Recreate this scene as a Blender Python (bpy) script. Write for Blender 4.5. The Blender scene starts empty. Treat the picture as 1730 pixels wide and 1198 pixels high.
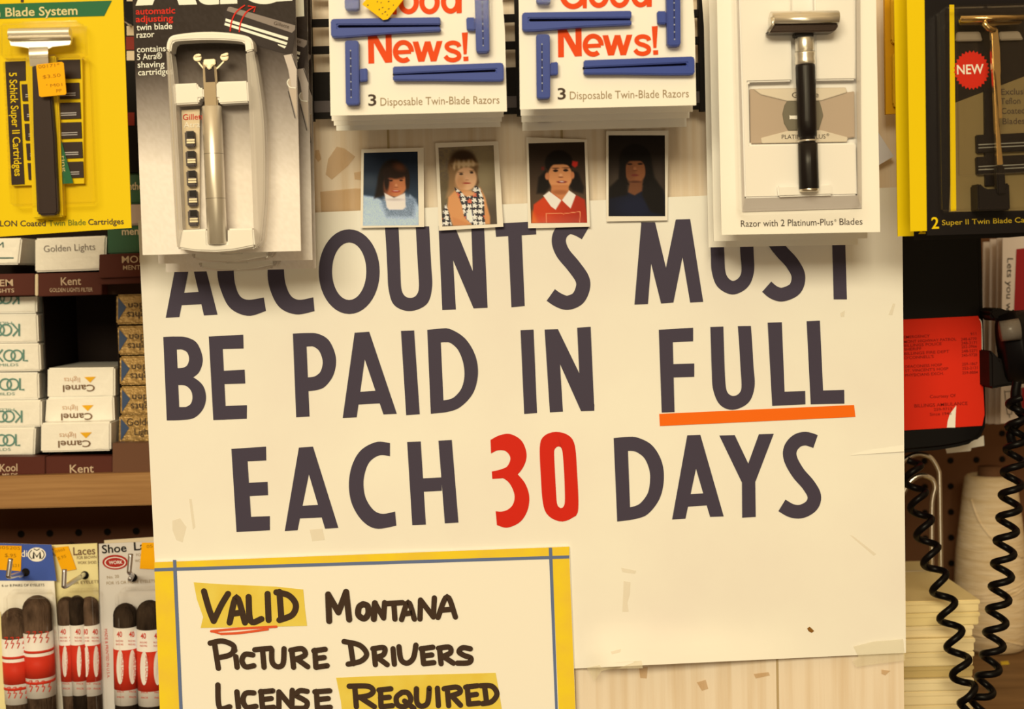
import bpy, bmesh, math, random
from mathutils import Vector, Matrix
random.seed(7)
SC = bpy.context.scene
C = SC.collection

# ------------------------------------------------------------------ camera
W, H, F = 1730.0, 1198.0, 2400.0
PITCH, ROLL, DIST = math.radians(3.0), math.radians(1.45), 1.0
TARGET = Vector((0, 0, 1.40))
R3 = (Matrix.Rotation(math.pi/2 - PITCH, 3, 'X') @ Matrix.Rotation(-ROLL, 3, 'Z'))
CAM = TARGET - (R3 @ Vector((0, 0, -1))) * DIST
cd = bpy.data.cameras.new('camera')
cd.sensor_width = 36.0
cd.lens = 36.0 * F / W
cd.clip_start = 0.02
cd.dof.use_dof = True
cd.dof.focus_distance = 0.985
cd.dof.aperture_fstop = 8.0
co = bpy.data.objects.new('camera', cd)
C.objects.link(co)
co.matrix_world = Matrix.Translation(CAM) @ R3.to_4x4()
SC.camera = co

# ------------------------------------------------------------------ light, world, exposure
SC.view_settings.view_transform = 'Standard'
SC.view_settings.look = 'None'
SC.view_settings.gamma = 1.0
SC.view_settings.exposure = -0.22
wd = bpy.data.worlds.new('shop_world')
SC.world = wd
wd.use_nodes = True
wn, wl = wd.node_tree.nodes, wd.node_tree.links
wn.clear()
wo = wn.new('ShaderNodeOutputWorld'); wb = wn.new('ShaderNodeBackground')
wt = wn.new('ShaderNodeTexCoord'); ws = wn.new('ShaderNodeSeparateXYZ'); wr = wn.new('ShaderNodeValToRGB')
wm = wn.new('ShaderNodeMapRange')
wl.new(wt.outputs['Generated'], ws.inputs[0]); wl.new(ws.outputs['Z'], wm.inputs['Value'])
wm.inputs['From Min'].default_value = -1; wm.inputs['From Max'].default_value = 1
wl.new(wm.outputs[0], wr.inputs[0]); wl.new(wr.outputs[0], wb.inputs[0]); wl.new(wb.outputs[0], wo.inputs[0])
el = wr.color_ramp.elements
el[0].position = 0.30; el[0].color = (0.35, 0.20, 0.08, 1)
el[1].position = 0.84; el[1].color = (2.4, 1.6, 0.72, 1)
e = el.new(0.50); e.color = (0.95, 0.57, 0.22, 1)
e = el.new(0.66); e.color = (1.15, 0.72, 0.30, 1)
wb.inputs[1].default_value = 0.36

LTINT = (1.0, 0.85, 0.54)
def area(name, loc, aim, sx, sy, power, col=LTINT):
    l = bpy.data.lights.new(name, 'AREA'); l.shape = 'RECTANGLE'; l.size = sx; l.size_y = sy
    l.energy = power; l.color = col
    o = bpy.data.objects.new(name, l); C.objects.link(o); o.location = loc
    o.rotation_euler = (Vector(aim) - Vector(loc)).to_track_quat('-Z', 'Y').to_euler()
    return o
area('ceiling_lamp', (-0.45, -2.7, 2.40), (0, 0, 1.25), 1.4, 0.62, 80)
area('front_fill_light', (0.3, -2.6, 0.9), (0, 0, 1.15), 1.3, 0.8, 8)  # fill lamp added low behind the camera, not a window

# ------------------------------------------------------------------ projection helpers
def P(px, py, y):
    d = R3 @ Vector(((px - W/2)/F, -(py - H/2)/F, -1.0))
    t = (y - CAM.y) / d.y
    return CAM + d * t
def crop(x0, y0, s):
    def f(*pts): return [(x0 + a/s, y0 + b/s) for a, b in pts]
    return f

# ------------------------------------------------------------------ materials
TINT = (1.04, 0.885, 0.545)
def lin(c): return c/12.92 if c <= 0.04045 else ((c+0.055)/1.055)**2.4
def alb(hx):
    r = [lin(int(hx[i:i+2], 16)/255.0) for i in (0, 2, 4)]
    return tuple(min(0.9, r[i]/TINT[i]) for i in range(3)) + (1,)
MATS = {}
def mat(name, hx, rough=0.6, metal=0.0, coat=0.0, spec=0.5, noise=None, bump=None):
    if name in MATS: return MATS[name]
    m = bpy.data.materials.new(name); m.use_nodes = True
    n, l = m.node_tree.nodes, m.node_tree.links
    b = n['Principled BSDF']
    b.inputs['Base Color'].default_value = alb(hx)
    b.inputs['Roughness'].default_value = rough
    b.inputs['Metallic'].default_value = metal
    b.inputs['Coat Weight'].default_value = coat
    b.inputs['Coat Roughness'].default_value = 0.12
    b.inputs['Specular IOR Level'].default_value = spec if spec != 0.5 else (0.5 if metal > .5 else (0.12 if rough >= .45 else 0.25))
    if noise or bump:
        tc = n.new('ShaderNodeTexCoord')
    if noise:      # (second colour, scale xyz, low, high)
        hx2, sc, lo, hi = noise
        mp = n.new('ShaderNodeMapping'); mp.inputs['Scale'].default_value = sc
        nz = n.new('ShaderNodeTexNoise'); nz.inputs['Scale'].default_value = 1; nz.inputs['Detail'].default_value = 5
        cr = n.new('ShaderNodeValToRGB')
        cr.color_ramp.elements[0].position = lo; cr.color_ramp.elements[0].color = alb(hx)
        cr.color_ramp.elements[1].position = hi; cr.color_ramp.elements[1].color = alb(hx2)
        l.new(tc.outputs['Object'], mp.inputs[0]); l.new(mp.outputs[0], nz.inputs[0])
        l.new(nz.outputs[0], cr.inputs[0]); l.new(cr.outputs[0], b.inputs['Base Color'])
    if bump:       # (scale xyz, strength, distance)
        sc, st, ds = bump
        mp = n.new('ShaderNodeMapping'); mp.inputs['Scale'].default_value = sc
        nz = n.new('ShaderNodeTexNoise'); nz.inputs['Scale'].default_value = 1; nz.inputs['Detail'].default_value = 3
        bp = n.new('ShaderNodeBump'); bp.inputs['Strength'].default_value = st; bp.inputs['Distance'].default_value = ds
        l.new(tc.outputs['Object'], mp.inputs[0]); l.new(mp.outputs[0], nz.inputs[0])
        l.new(nz.outputs[0], bp.inputs['Height']); l.new(bp.outputs[0], b.inputs['Normal'])
    MATS[name] = m
    return m
def clear_plastic(name, rough=0.05, tint=(0.98, 0.97, 0.95, 1), lo=0.005, hi=0.30):
    if name in MATS: return MATS[name]
    m = bpy.data.materials.new(name); m.use_nodes = True
    n, l = m.node_tree.nodes, m.node_tree.links
    n.clear()
    out = n.new('ShaderNodeOutputMaterial'); mx = n.new('ShaderNodeMixShader')
    tr = n.new('ShaderNodeBsdfTransparent'); tr.inputs[0].default_value = tint
    gl = n.new('ShaderNodeBsdfGlossy'); gl.inputs['Roughness'].default_value = rough
    gl.inputs[0].default_value = (0.95, 0.95, 0.95, 1)
    lw = n.new('ShaderNodeLayerWeight'); lw.inputs[0].default_value = 0.35
    mr = n.new('ShaderNodeMapRange'); mr.inputs['To Min'].default_value = lo; mr.inputs['To Max'].default_value = hi
    l.new(lw.outputs['Facing'], mr.inputs[0]); l.new(mr.outputs[0], mx.inputs[0])
    l.new(tr.outputs[0], mx.inputs[1]); l.new(gl.outputs[0], mx.inputs[2]); l.new(mx.outputs[0], out.inputs[0])
    MATS[name] = m
    return m
def milky_plastic(name, hx, fac):
    if name in MATS: return MATS[name]
    m = bpy.data.materials.new(name); m.use_nodes = True
    n, l = m.node_tree.nodes, m.node_tree.links
    b = n['Principled BSDF']; b.inputs['Base Color'].default_value = alb(hx); b.inputs['Roughness'].default_value = 0.25
    tr = n.new('ShaderNodeBsdfTransparent'); mx = n.new('ShaderNodeMixShader'); mx.inputs[0].default_value = fac
    l.new(tr.outputs[0], mx.inputs[1]); l.new(b.outputs[0], mx.inputs[2])
    l.new(mx.outputs[0], n['Material Output'].inputs[0])
    MATS[name] = m
    return m
def print_mat(name, rough=0.5, coat=0.0):
    if name in MATS: return MATS[name]
    m = bpy.data.materials.new(name); m.use_nodes = True
    n, l = m.node_tree.nodes, m.node_tree.links
    a = n.new('ShaderNodeAttribute'); a.attribute_name = 'Col'
    b = n['Principled BSDF']; b.inputs['Roughness'].default_value = rough; b.inputs['Coat Weight'].default_value = coat; b.inputs['Specular IOR Level'].default_value = 0.08
    l.new(a.outputs['Color'], b.inputs['Base Color'])
    MATS[name] = m
    return m
def pegboard(name, hx, hole=0.0032):
    m = mat(name, hx, 0.7, noise=(hx, (30, 30, 30), .3, .7))
    n, l = m.node_tree.nodes, m.node_tree.links
    b = n['Principled BSDF']
    tc = n.new('ShaderNodeTexCoord'); sp = n.new('ShaderNodeSeparateXYZ'); l.new(tc.outputs['Object'], sp.inputs[0])
    ds = []
    for ax in ('X', 'Z'):
        a = n.new('ShaderNodeMath'); a.operation = 'ADD'; a.inputs[1].default_value = 10.0
        q = n.new('ShaderNodeMath'); q.operation = 'MODULO'; q.inputs[1].default_value = 0.0254
        s = n.new('ShaderNodeMath'); s.operation = 'SUBTRACT'; s.inputs[1].default_value = 0.0127
        w2 = n.new('ShaderNodeMath'); w2.operation = 'POWER'; w2.inputs[1].default_value = 2
        ab = n.new('ShaderNodeMath'); ab.operation = 'ABSOLUTE'
        l.new(sp.outputs[ax], a.inputs[0]); l.new(a.outputs[0], q.inputs[0]); l.new(q.outputs[0], s.inputs[0])
        l.new(s.outputs[0], ab.inputs[0]); l.new(ab.outputs[0], w2.inputs[0]); ds.append(w2)
    ad = n.new('ShaderNodeMath'); ad.operation = 'ADD'
    l.new(ds[0].outputs[0], ad.inputs[0]); l.new(ds[1].outputs[0], ad.inputs[1])
    lt = n.new('ShaderNodeMath'); lt.operation = 'LESS_THAN'; lt.inputs[1].default_value = hole*hole
    l.new(ad.outputs[0], lt.inputs[0])
    mx = n.new('ShaderNodeMix'); mx.data_type = 'RGBA'
    old = b.inputs['Base Color'].links[0].from_socket
    l.new(lt.outputs[0], mx.inputs['Factor']); l.new(old, mx.inputs['A']); mx.inputs['B'].default_value = (0.004, 0.003, 0.002, 1)
    l.new(mx.outputs['Result'], b.inputs['Base Color'])
    return m

# ------------------------------------------------------------------ mesh builder
_glyph = {}
def glyphs(s, off=0.0, res=3):
    off = min(off, .016); k = (s, off, res)
    if k not in _glyph:
        c = bpy.data.curves.new('lettering', 'FONT'); c.body = s; c.offset = off; c.resolution_u = res
        o = bpy.data.objects.new('lettering', c)
        me = o.to_mesh()
        vs = [(v.co.x, v.co.y) for v in me.vertices]; fs = [tuple(p.vertices) for p in me.polygons]
        o.to_mesh_clear(); bpy.data.objects.remove(o); bpy.data.curves.remove(c)
        _glyph[k] = (vs, fs)
    return _glyph[k]
_cap = None
def cap():
    global _cap
    if _cap is None: _cap = max(v[1] for v in glyphs('H')[0])
    return _cap
def smooth(pts, n=6, closed=False):
    if len(pts) < 3: return list(pts)
    out = []; N = len(pts)
    rng = range(N) if closed else range(N-1)
    g = (lambda i: pts[i % N]) if closed else (lambda i: pts[max(0, min(N-1, i))])
    for i in rng:
        p0, p1, p2, p3 = g(i-1), g(i), g(i+1), g(i+2)
        for k in range(n):
            t = k/n
            out.append(tuple(0.5*(2*p1[j] + (p2[j]-p0[j])*t + (2*p0[j]-5*p1[j]+4*p2[j]-p3[j])*t*t
                       + (-p0[j]+3*p1[j]-3*p2[j]+p3[j])*t**3) for j in range(len(p1))))
    if not closed: out.append(tuple(pts[-1]))
    return out
def resample(pts, n, closed=False):
    q = list(pts) + ([pts[0]] if closed else [])
    L = [0]
    for a, b in zip(q, q[1:]): L.append(L[-1] + math.dist(a, b))
    out = []; j = 0
    for i in range(n):
        s = L[-1]*i/(n if closed else n-1)
        while j < len(L)-2 and L[j+1] < s: j += 1
        t = (s-L[j])/max(1e-9, L[j+1]-L[j])
        out.append(tuple(q[j][k] + (q[j+1][k]-q[j][k])*t for k in range(len(q[0]))))
    return out
def ell(cx, cy, rx, ry, n=32, a0=0, a1=360, rot=0):
    r = []
    for i in range(n if a1-a0 >= 360 else n+1):
        a = math.radians(a0 + (a1-a0)*i/n)
        x, y = rx*math.cos(a), ry*math.sin(a); cr, sr = math.cos(math.radians(rot)), math.sin(math.radians(rot))
        r.append((cx + x*cr - y*sr, cy + x*sr + y*cr))
    return r
class MB:
    def __init__(s): s.v = []; s.f = []; s.m = []; s.col = None; s.k = 0
    def add(s, pts, faces, m=0):
        b = len(s.v); s.v += [Vector(p) for p in pts]
        for f in faces: s.f.append([b+i for i in f]); s.m.append(m)
        return s
    def poly(s, pts, y, m=0):
        s.k = (s.k+1) % 60; lift = 6e-6*s.k
        yf = y if callable(y) else None
        w = [P(a, b, (yf(a, b) if yf else y)-lift) for a, b in pts]
        return s.add(w, [list(range(len(w)))], m)
    def prism(s, pts, yf, th, m=0):
        a = [P(x, y, yf) for x, y in pts]; n = len(a)
        b = [p + Vector((0, th, 0)) for p in a]
        return s.add(a+b, [list(range(n)), list(range(2*n-1, n-1, -1))] + [[i, (i+1) % n, n+(i+1) % n, n+i] for i in range(n)], m)
    def rect(s, x0, y0, x1, y1, yf, th, m=0): return s.prism([(x0, y0), (x1, y0), (x1, y1), (x0, y1)], yf, th, m)
    def band(s, outer, inner, y, closed=False, n=48, m=0, sm=True, th=None):
        o = resample(smooth(outer, 8, closed) if sm else outer, n, closed)
        i = resample(smooth(inner, 8, closed) if sm else inner, n, closed)
        if th is None:
            s.k = (s.k+1) % 60; y = y-6e-6*s.k
            w = [P(a, b, y) for a, b in o] + [P(a, b, y) for a, b in i]
            return s.add(w, [[k, (k+1) % n, n+(k+1) % n, n+k] for k in range(n if closed else n-1)], m)
        fo = [P(a, b, y) for a, b in o]; fi = [P(a, b, y) for a, b in i]; d = Vector((0, th, 0))
        w = fo + fi + [p+d for p in fo] + [p+d for p in fi]; fs = []
        for k in range(n if closed else n-1):
            q = (k+1) % n
            fs += [[k, q, n+q, n+k], [2*n+k, 3*n+k, 3*n+q, 2*n+q], [k, 2*n+k, 2*n+q, q], [n+k, n+q, 3*n+q, 3*n+k]]
        if not closed: fs += [[0, n, 3*n, 2*n], [n-1, 3*n-1, 4*n-1, 2*n-1]]
        return s.add(w, fs, m)
    def strip(s, pts, w, y, m=0, sm=True, closed=False, cap_round=False, n=None):
        p = smooth(pts, 6, closed) if sm else list(pts)
        if n: p = resample(p, n, closed)
        L, Rr = [], []; N = len(p); s.k = (s.k+1) % 60; y = y-6e-6*s.k
        for i in range(N):
            a = p[(i-1) % N] if closed or i > 0 else p[i]; b = p[(i+1) % N] if closed or i < N-1 else p[i]
            dx, dy = b[0]-a[0], b[1]-a[1]; q = math.hypot(dx, dy) or 1
            nx, ny = -dy/q*w/2, dx/q*w/2
            L.append((p[i][0]+nx, p[i][1]+ny)); Rr.append((p[i][0]-nx, p[i][1]-ny))
        wv = [P(a, b, y) for a, b in L] + [P(a, b, y) for a, b in Rr]
        s.add(wv, [[k, (k+1) % N, N+(k+1) % N, N+k] for k in range(N if closed else N-1)], m)
        if cap_round:
            for e in (p[0], p[-1]): s.poly(ell(e[0], e[1], w/2, w/2, 12), y, m)
        return s
    def text(s, t, x0, y0, x1, y1, h, y, m=0, off=0.0, yfun=None, slant=0.0):
        vs, fs = glyphs(t, off)
        if not vs: return s
        a = min(v[0] for v in vs); b = max(v[0] for v in vs); L = math.hypot(x1-x0, y1-y0)
        dx, dy = (x1-x0)/L, (y1-y0)/L; ux, uy = dy, -dx; k = L/(b-a); kv = h/cap()
        w = []
        for vx, vy in vs:
            uu = (vx-a)*k + slant*vy*kv; vv = vy*kv
            px, py = x0 + dx*uu + ux*vv, y0 + dy*uu + uy*vv
            w.append(P(px, py, yfun(px, py) if yfun else y))
        return s.add(w, fs, m)
    def tube(s, pts, r, seg=10, m=0, closed=False, caps=True):
        pts = [Vector(p) for p in pts]; N = len(pts); b = len(s.v); up = Vector((0.13, 0.31, 0.94)).normalized(); prev = None
        for i, p in enumerate(pts):
            t = ((pts[(i+1) % N] if closed or i < N-1 else p) - (pts[i-1] if closed or i > 0 else p)).normalized()
            if prev is None:
                n = t.cross(up)
                if n.length < 1e-4: n = t.cross(Vector((1, 0, 0)))
            else: n = prev - t*prev.dot(t)
            n.normalize(); prev = n; bn = t.cross(n); rr = r[i] if isinstance(r, (list, tuple)) else r
            for k in range(seg):
                a = 2*math.pi*k/seg; s.v.append(p + (n*math.cos(a) + bn*math.sin(a))*rr)
        for i in range(N if closed else N-1):
            for k in range(seg):
                j = (i+1) % N
                s.f.append([b+i*seg+k, b+i*seg+(k+1) % seg, b+j*seg+(k+1) % seg, b+j*seg+k]); s.m.append(m)
        if caps and not closed:
            s.f.append([b+k for k in range(seg)][::-1]); s.m.append(m)
            s.f.append([b+(N-1)*seg+k for k in range(seg)]); s.m.append(m)
        return s
    def capsule(s, a, b, r, seg=16, m=0, round_ends=(True, True), squash=1.0):
        a, b = Vector(a), Vector(b); ax = (b-a); L = ax.length; ax.normalize(); pts = []; rs = []
        if round_ends[0]:
            for k in range(5):
                t = math.pi/2*(k/5); pts.append(a + ax*(r*squash*(1-math.cos(math.pi/2-t)) - 0) if False else a + ax*(r*squash*(1-math.cos(t)))); rs.append(max(1e-5, r*math.sin(t)))
            pts.append(a + ax*r*squash); rs.append(r)
        else: pts.append(a); rs.append(r)
        if round_ends[1]:
            pts.append(b - ax*r*squash); rs.append(r)
            for k in range(4, -1, -1):
                t = math.pi/2*(k/5); pts.append(b - ax*(r*squash*(1-math.cos(t)))); rs.append(max(1e-5, r*math.sin(t)))
        else: pts.append(b); rs.append(r)
        return s.tube(pts, rs, seg, m)
    def build(s, name, mats, root=None, sm=False, bevel=0.0, segs=2, solid=True):
        me = bpy.data.meshes.new(name)
        org = root_loc(root)
        me.from_pydata([tuple(v - org) for v in s.v], [], s.f)
        for q in (mats if isinstance(mats, (list, tuple)) else [mats]): me.materials.append(q)
        for p, k in zip(me.polygons, s.m): p.material_index = k; p.use_smooth = sm
        if s.col is not None:
            at = me.color_attributes.new('Col', 'FLOAT_COLOR', 'POINT')
            for i, c in enumerate(s.col): at.data[i].color = c
        me.update()
        if solid and s.col is None:
            bm = bmesh.new(); bm.from_mesh(me)
            bmesh.ops.recalc_face_normals(bm, faces=bm.faces)
            if bevel:
                ed = [e for e in bm.edges if len(e.link_faces) == 2 and e.calc_face_angle(0) > 0.5]
                bmesh.ops.bevel(bm, geom=ed, offset=bevel, segments=segs, affect='EDGES', clamp_overlap=True)
            bm.to_mesh(me); bm.free()
        o = bpy.data.objects.new(name, me); C.objects.link(o)
        if root is not None: o.parent = root
        else: o.location = org
        return o
def root_loc(r):
    l = Vector((0, 0, 0))
    while r is not None: l += r.location; r = r.parent
    return l
def tag(o, label, cat, group=None):
    o['label'] = label; o['category'] = cat
    if group: o['group'] = group
    return o
def thing(name, label, cat, loc, group=None):
    o = bpy.data.objects.new(name, None); o.empty_display_size = 0.02; C.objects.link(o); o.location = loc
    return tag(o, label, cat, group)
def kids(o): return [c for c in bpy.data.objects if c.parent == o]
def copy_tree(o, delta=None, label=None, parent=None, skip=()):
    c = o.copy(); C.objects.link(c)
    if parent is not None: c.parent = parent
    if delta is not None: c.location = o.location + delta
    if label: c['label'] = label
    for k in kids(o):
        if k.name.split('.')[0] not in skip: copy_tree(k, parent=c)
    return c
def struct(o): o['kind'] = 'structure'; return o
def bake_origin(o):      # a one-mesh thing: move its origin to the base of its own box
    me = o.data; xs = [v.co for v in me.vertices]
    b = Vector(((min(v.x for v in xs)+max(v.x for v in xs))/2, (min(v.y for v in xs)+max(v.y for v in xs))/2, min(v.z for v in xs)))
    me.transform(Matrix.Translation(-b)); o.location = o.location + b
    return o
def single(mb, name, mats, label, cat, group=None, **kw):
    return tag(bake_origin(mb.build(name, mats, None, **kw)), label, cat, group)
def painted(quad, y, fn, nu=60, nv=80, mb=None):
    """a printed picture: a fine grid whose points carry the printed colour; quad in pixels (tl,tr,br,bl)"""
    mb = mb or MB(); pts = []; col = []
    for j in range(nv+1):
        for i in range(nu+1):
            u, v = i/nu, j/nv
            a = [quad[0][k]*(1-u)+quad[1][k]*u for k in (0, 1)]; b = [quad[3][k]*(1-u)+quad[2][k]*u for k in (0, 1)]
            px, py = a[0]*(1-v)+b[0]*v, a[1]*(1-v)+b[1]*v
            pts.append(P(px, py, y(px, py) if callable(y) else y)); col.append(fn(px, py))
    fs = [[j*(nu+1)+i, j*(nu+1)+i+1, (j+1)*(nu+1)+i+1, (j+1)*(nu+1)+i] for j in range(nv) for i in range(nu)]
    mb.add(pts, fs); mb.col = col
    return mb
def hx3(h): return [int(h[i:i+2], 16) for i in (0, 2, 4)]
def alb3(rgb):
    return tuple(min(0.9, lin(max(0, min(255, c))/255.0)/TINT[i]) for i, c in enumerate(rgb)) + (1,)
def mixc(a, b, t): return [a[i]+(b[i]-a[i])*t for i in range(3)]
def sstep(a, b, x):
    t = max(0, min(1, (x-a)/(b-a))); return t*t*(3-2*t)

# ------------------------------------------------------------------ shared materials
M_paper = mat('sign_card', 'F6E7C2', 0.75, noise=('EFDDB4', (9, 9, 9), .35, .75))
M_white = mat('white_card', 'FAEDCB', 0.55)
M_whitep = mat('white_plastic', 'F3E3BE', 0.3)
M_cream = mat('cream_card', 'E6CA92', 0.7)
M_black = mat('letter_black', '463C40', 0.55)
M_ink = mat('print_ink', '4A3A28', 0.6)
M_inkl = mat('light_ink', 'A08455', 0.6)
M_red = mat('letter_red', 'D3240F', 0.5)
M_orange = mat('orange_tape', 'F5690A', 0.45)
M_yellow = mat('yellow_card', 'E8BE00', 0.5)
M_ynote = mat('yellow_marker', 'F4CB25', 0.7, noise=('EEC032', (60, 60, 60), .35, .7))
M_hl = mat('yellow_highlighter', 'EBCB4E', 0.7, noise=('E6BE3A', (40, 40, 40), .35, .7))
M_blueline = mat('blue_marker', '667080', 0.7)
M_marker = mat('brown_marker', '43301F', 0.7)
M_redpen = mat('red_pen', 'E2592B', 0.6)
M_steel = mat('chrome', 'E6D09C', 0.28, 1.0)
M_satin = mat('satin_steel', 'E8D4A6', 0.34, 0.7)
M_gold = mat('gold_metal', 'DDB468', 0.22, 1.0)
M_pale = mat('pale_gold_metal', 'EAD6A6', 0.28, 0.8)
M_blackp = mat('black_plastic', '150F0C', 0.35, spec=.15)
M_blackm = mat('black_matte', '140E0A', 0.6)
M_dkgrey = mat('dark_grey_plastic', '5A4E42', 0.5)
M_brownp = mat('brown_black_plastic', '33241C', 0.45, spec=.12)
M_blue = mat('blue_plastic', '33447C', 0.38, spec=.16)
M_blued = mat('dark_blue_plastic', '1B1D3A', 0.5)
M_goodred = mat('orange_red_ink', 'E8480F', 0.55)
M_sticker = mat('orange_sticker', 'F6A806', 0.6)
M_ysticker = mat('yellow_sticker', 'F3BC06', 0.6)
M_green = mat('green_ink', '2A6638', 0.55)
M_clear = clear_plastic('clear_blister')
M_clear2 = clear_plastic('clear_blister_faint', 0.07, (0.99, 0.985, 0.98, 1), 0.004, 0.2)
M_milky = milky_plastic('milky_blister', 'D9C6A0', 0.45)
M_print = print_mat('printed_picture', 0.45)
M_photo = print_mat('glossy_photo', 0.5, 0.03)
M_stain = milky_plastic('amber_stain', 'C98C2E', 0.36)
M_stain2 = milky_plastic('beige_stain', 'D9B877', 0.16)
M_tape = milky_plastic('aged_tape', 'EFDA9C', 0.32)

# ================================================================== THE SETTING
ZT, ZB = 2.0, 0.86
def wbox(mb, x0, x1, y0, y1, z0, z1, m=0):
    v = [(x, y, z) for x in (x0, x1) for y in (y0, y1) for z in (z0, z1)]
    return mb.add(v, [(0, 1, 3, 2), (4, 6, 7, 5), (0, 4, 5, 1), (2, 3, 7, 6), (0, 2, 6, 4), (1, 5, 7, 3)], m)
M_wood = mat('cream_wood', 'EFD4A2', 0.6, noise=('D9B57C', (150, 60, 4.5), .42, .85), bump=((220, 60, 4), .25, .002))
M_groove = mat('groove', 'B99A62', 0.8)
XL, XR = P(264, 850, .006).x, P(1527, 1150, .006).x
mb = MB(); wbox(mb, XL, XR, .006, .40, ZB, ZT)
struct(mb.build('wall_middle', M_wood))
mb = MB()
for gx in (P(656, 235, .006).x, P(1313, 1120, .006).x, P(960, 700, .006).x):
    wbox(mb, gx-.0008, gx+.0008, .0054, .007, ZB, ZT)
struct(mb.build('trim_1', M_groove))
mb = MB(); wbox(mb, XR, .75, .385, .40, ZB, ZT)
struct(mb.build('wall_back', pegboard('pegboard_right', '6B4424')))
mb = MB(); wbox(mb, -.75, XL, .245, .26, ZB, ZT)
struct(mb.build('wall_left', pegboard('pegboard_left', '5E3820')))
# amber and pale patches left by old tape on the wall
q = crop(520, 200, 4.806)
mb = MB(); mb.poly(q((165, 330), (235, 228), (300, 245), (385, 310), (330, 380), (195, 498), (145, 455)), .0050); struct(mb.build('trim_2', M_stain))
mb = MB(); mb.poly(q((60, 260), (90, 255), (110, 330), (85, 355), (60, 320)), .0050); struct(mb.build('trim_3', M_stain))
mb = MB(); mb.poly(q((375, 440), (430, 430), (430, 500), (380, 495)), .0050); struct(mb.build('trim_4', M_stain))
q8 = crop(800, 700, 2.307)
mb = MB(); mb.poly(q8((870, 1045), (905, 1035), (915, 1070), (890, 1078)), .0050); struct(mb.build('trim_5', M_stain))
mb = MB(); mb.poly(q8((1092, 1012), (1150, 1005), (1155, 1018), (1100, 1030)), .0050); struct(mb.build('trim_6', M_stain))
mb = MB(); mb.poly(q8((645, 990), (680, 985), (675, 1030), (650, 1028)), .0050); struct(mb.build('trim_7', M_stain))
mb = MB(); mb.poly(q8((1590, 995), (1625, 1000), (1605, 1018), (1590, 1012)), .0050); struct(mb.build('trim_8', M_stain))
mb = MB(); mb.poly([(541, 324), (600, 318), (640, 320), (640, 358), (600, 362), (543, 364)], .0050); struct(mb.build('trim_9', M_stain))


# ------------------------------------------------------------------ black display rack behind the white packs
rk = thing('display_rack', 'black slotted metal rack behind the white disposable razor packs', 'rack', P(855, 196, -.01))
mb = MB()
Z0 = P(855, 196, -.012).z
def zat0(py): return P(700, py, -.012).z
def rx(px): return P(px, 100, -.012).x
for a, b in ((517, 528), (871, 885), (1181, 1194)):
    wbox(mb, rx(a), rx(b), -.014, -.006, Z0, zat0(-70))
def rz(py): return P(700, py, -.012).z
for a, b in ((28, 40), (74, 86), (118, 166), (-22, -10), (-70, -58), (186, 196)):
    wbox(mb, rx(517), rx(1194), -.012, -.007, rz(b), rz(a))
mb.build('frame', M_blackm, rk)
mb = MB(); wbox(mb, rx(528), rx(1181), -.0115, -.008, rz(186), rz(166)); mb.build('grey_rail', M_dkgrey, rk)

# ================================================================== THE SIGN
SG = thing('wall_sign', 'large cream card sign of dark capital letters asking for accounts to be paid', 'sign', P(700, 1140, 0))
TL, TR, BR, BL = (233, 372), (1524, 316), (1530.5, 1103), (272, 1163)
def sign_px(u, v):
    return ((TL[0]*(1-u)+TR[0]*u)*(1-v)+(BL[0]*(1-u)+BR[0]*u)*v, (TL[1]*(1-u)+TR[1]*u)*(1-v)+(BL[1]*(1-u)+BR[1]*u)*v)
def curl(px, py):
    return -0.016*sstep(1030, 1130, py)**2*sstep(978, 1040, px)*(1-sstep(1060, 1420, px)) 
mb = MB(); nu, nv = 90, 50; pts = []
for j in range(nv+1):
    for i in range(nu+1):
        a, b = sign_px(i/nu, j/nv); pts.append(P(a, b, curl(a, b)))
n1 = len(pts); pts += [p + Vector((0, .0012, 0)) for p in pts]
fs = []
for j in range(nv):
    for i in range(nu):
        k = j*(nu+1)+i; f = [k, k+1, k+nu+2, k+nu+1]; fs.append(f); fs.append([n1+t for t in f[::-1]])
def edge(a, b):
    k = len(pts); pts.extend([pts[a], pts[b], pts[n1+b], pts[n1+a]]); fs.append([k, k+1, k+2, k+3])
for i in range(nu): edge(i+1, i); edge(nv*(nu+1)+i, nv*(nu+1)+i+1)
for j in range(nv): edge(j*(nu+1), (j+1)*(nu+1)); edge((j+1)*(nu+1)+nu, j*(nu+1)+nu)
mb.add(pts, fs)
mb.build('card', M_paper, SG, sm=True)
YL = -0.0004
c5, c6, c7, c8 = crop(250, 350, 2.836), crop(860, 350, 2.582), crop(250, 700, 2.307), crop(800, 700, 2.307)
def quads(mb, c, *qs):
    for q in qs: mb.poly(c(*q), YL)
# --- first line
L1 = MB()
quads(L1, c5, [(85, 530), (150, 527), (215, 200), (232, 116), (163, 118)], [(333, 515), (268, 519), (195, 200), (163, 118), (232, 116)],
      [(160, 412), (250, 405), (258, 465), (152, 470)])
L1.band(c5((565, 140), (480, 112), (400, 140), (348, 215), (332, 310), (350, 400), (395, 485), (480, 521), (565, 497)),
        c5((555, 205), (480, 178), (430, 215), (414, 260), (411, 310), (418, 370), (440, 425), (480, 444), (555, 433)), YL)
L1.band(c5((800, 138), (715, 108), (640, 135), (590, 205), (573, 305), (585, 395), (630, 480), (710, 514), (798, 498)),
        c5((790, 200), (715, 175), (675, 215), (654, 270), (652, 310), (660, 370), (685, 425), (725, 444), (792, 432)), YL)
L1.band(c5(*ell(964, 309, 146, 203, 40)), c5(*ell(964, 307, 82, 138, 40)), YL, closed=True)
def U(mb, c, outer, inner): mb.band(c(*outer), c(*inner), YL, n=70)
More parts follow.
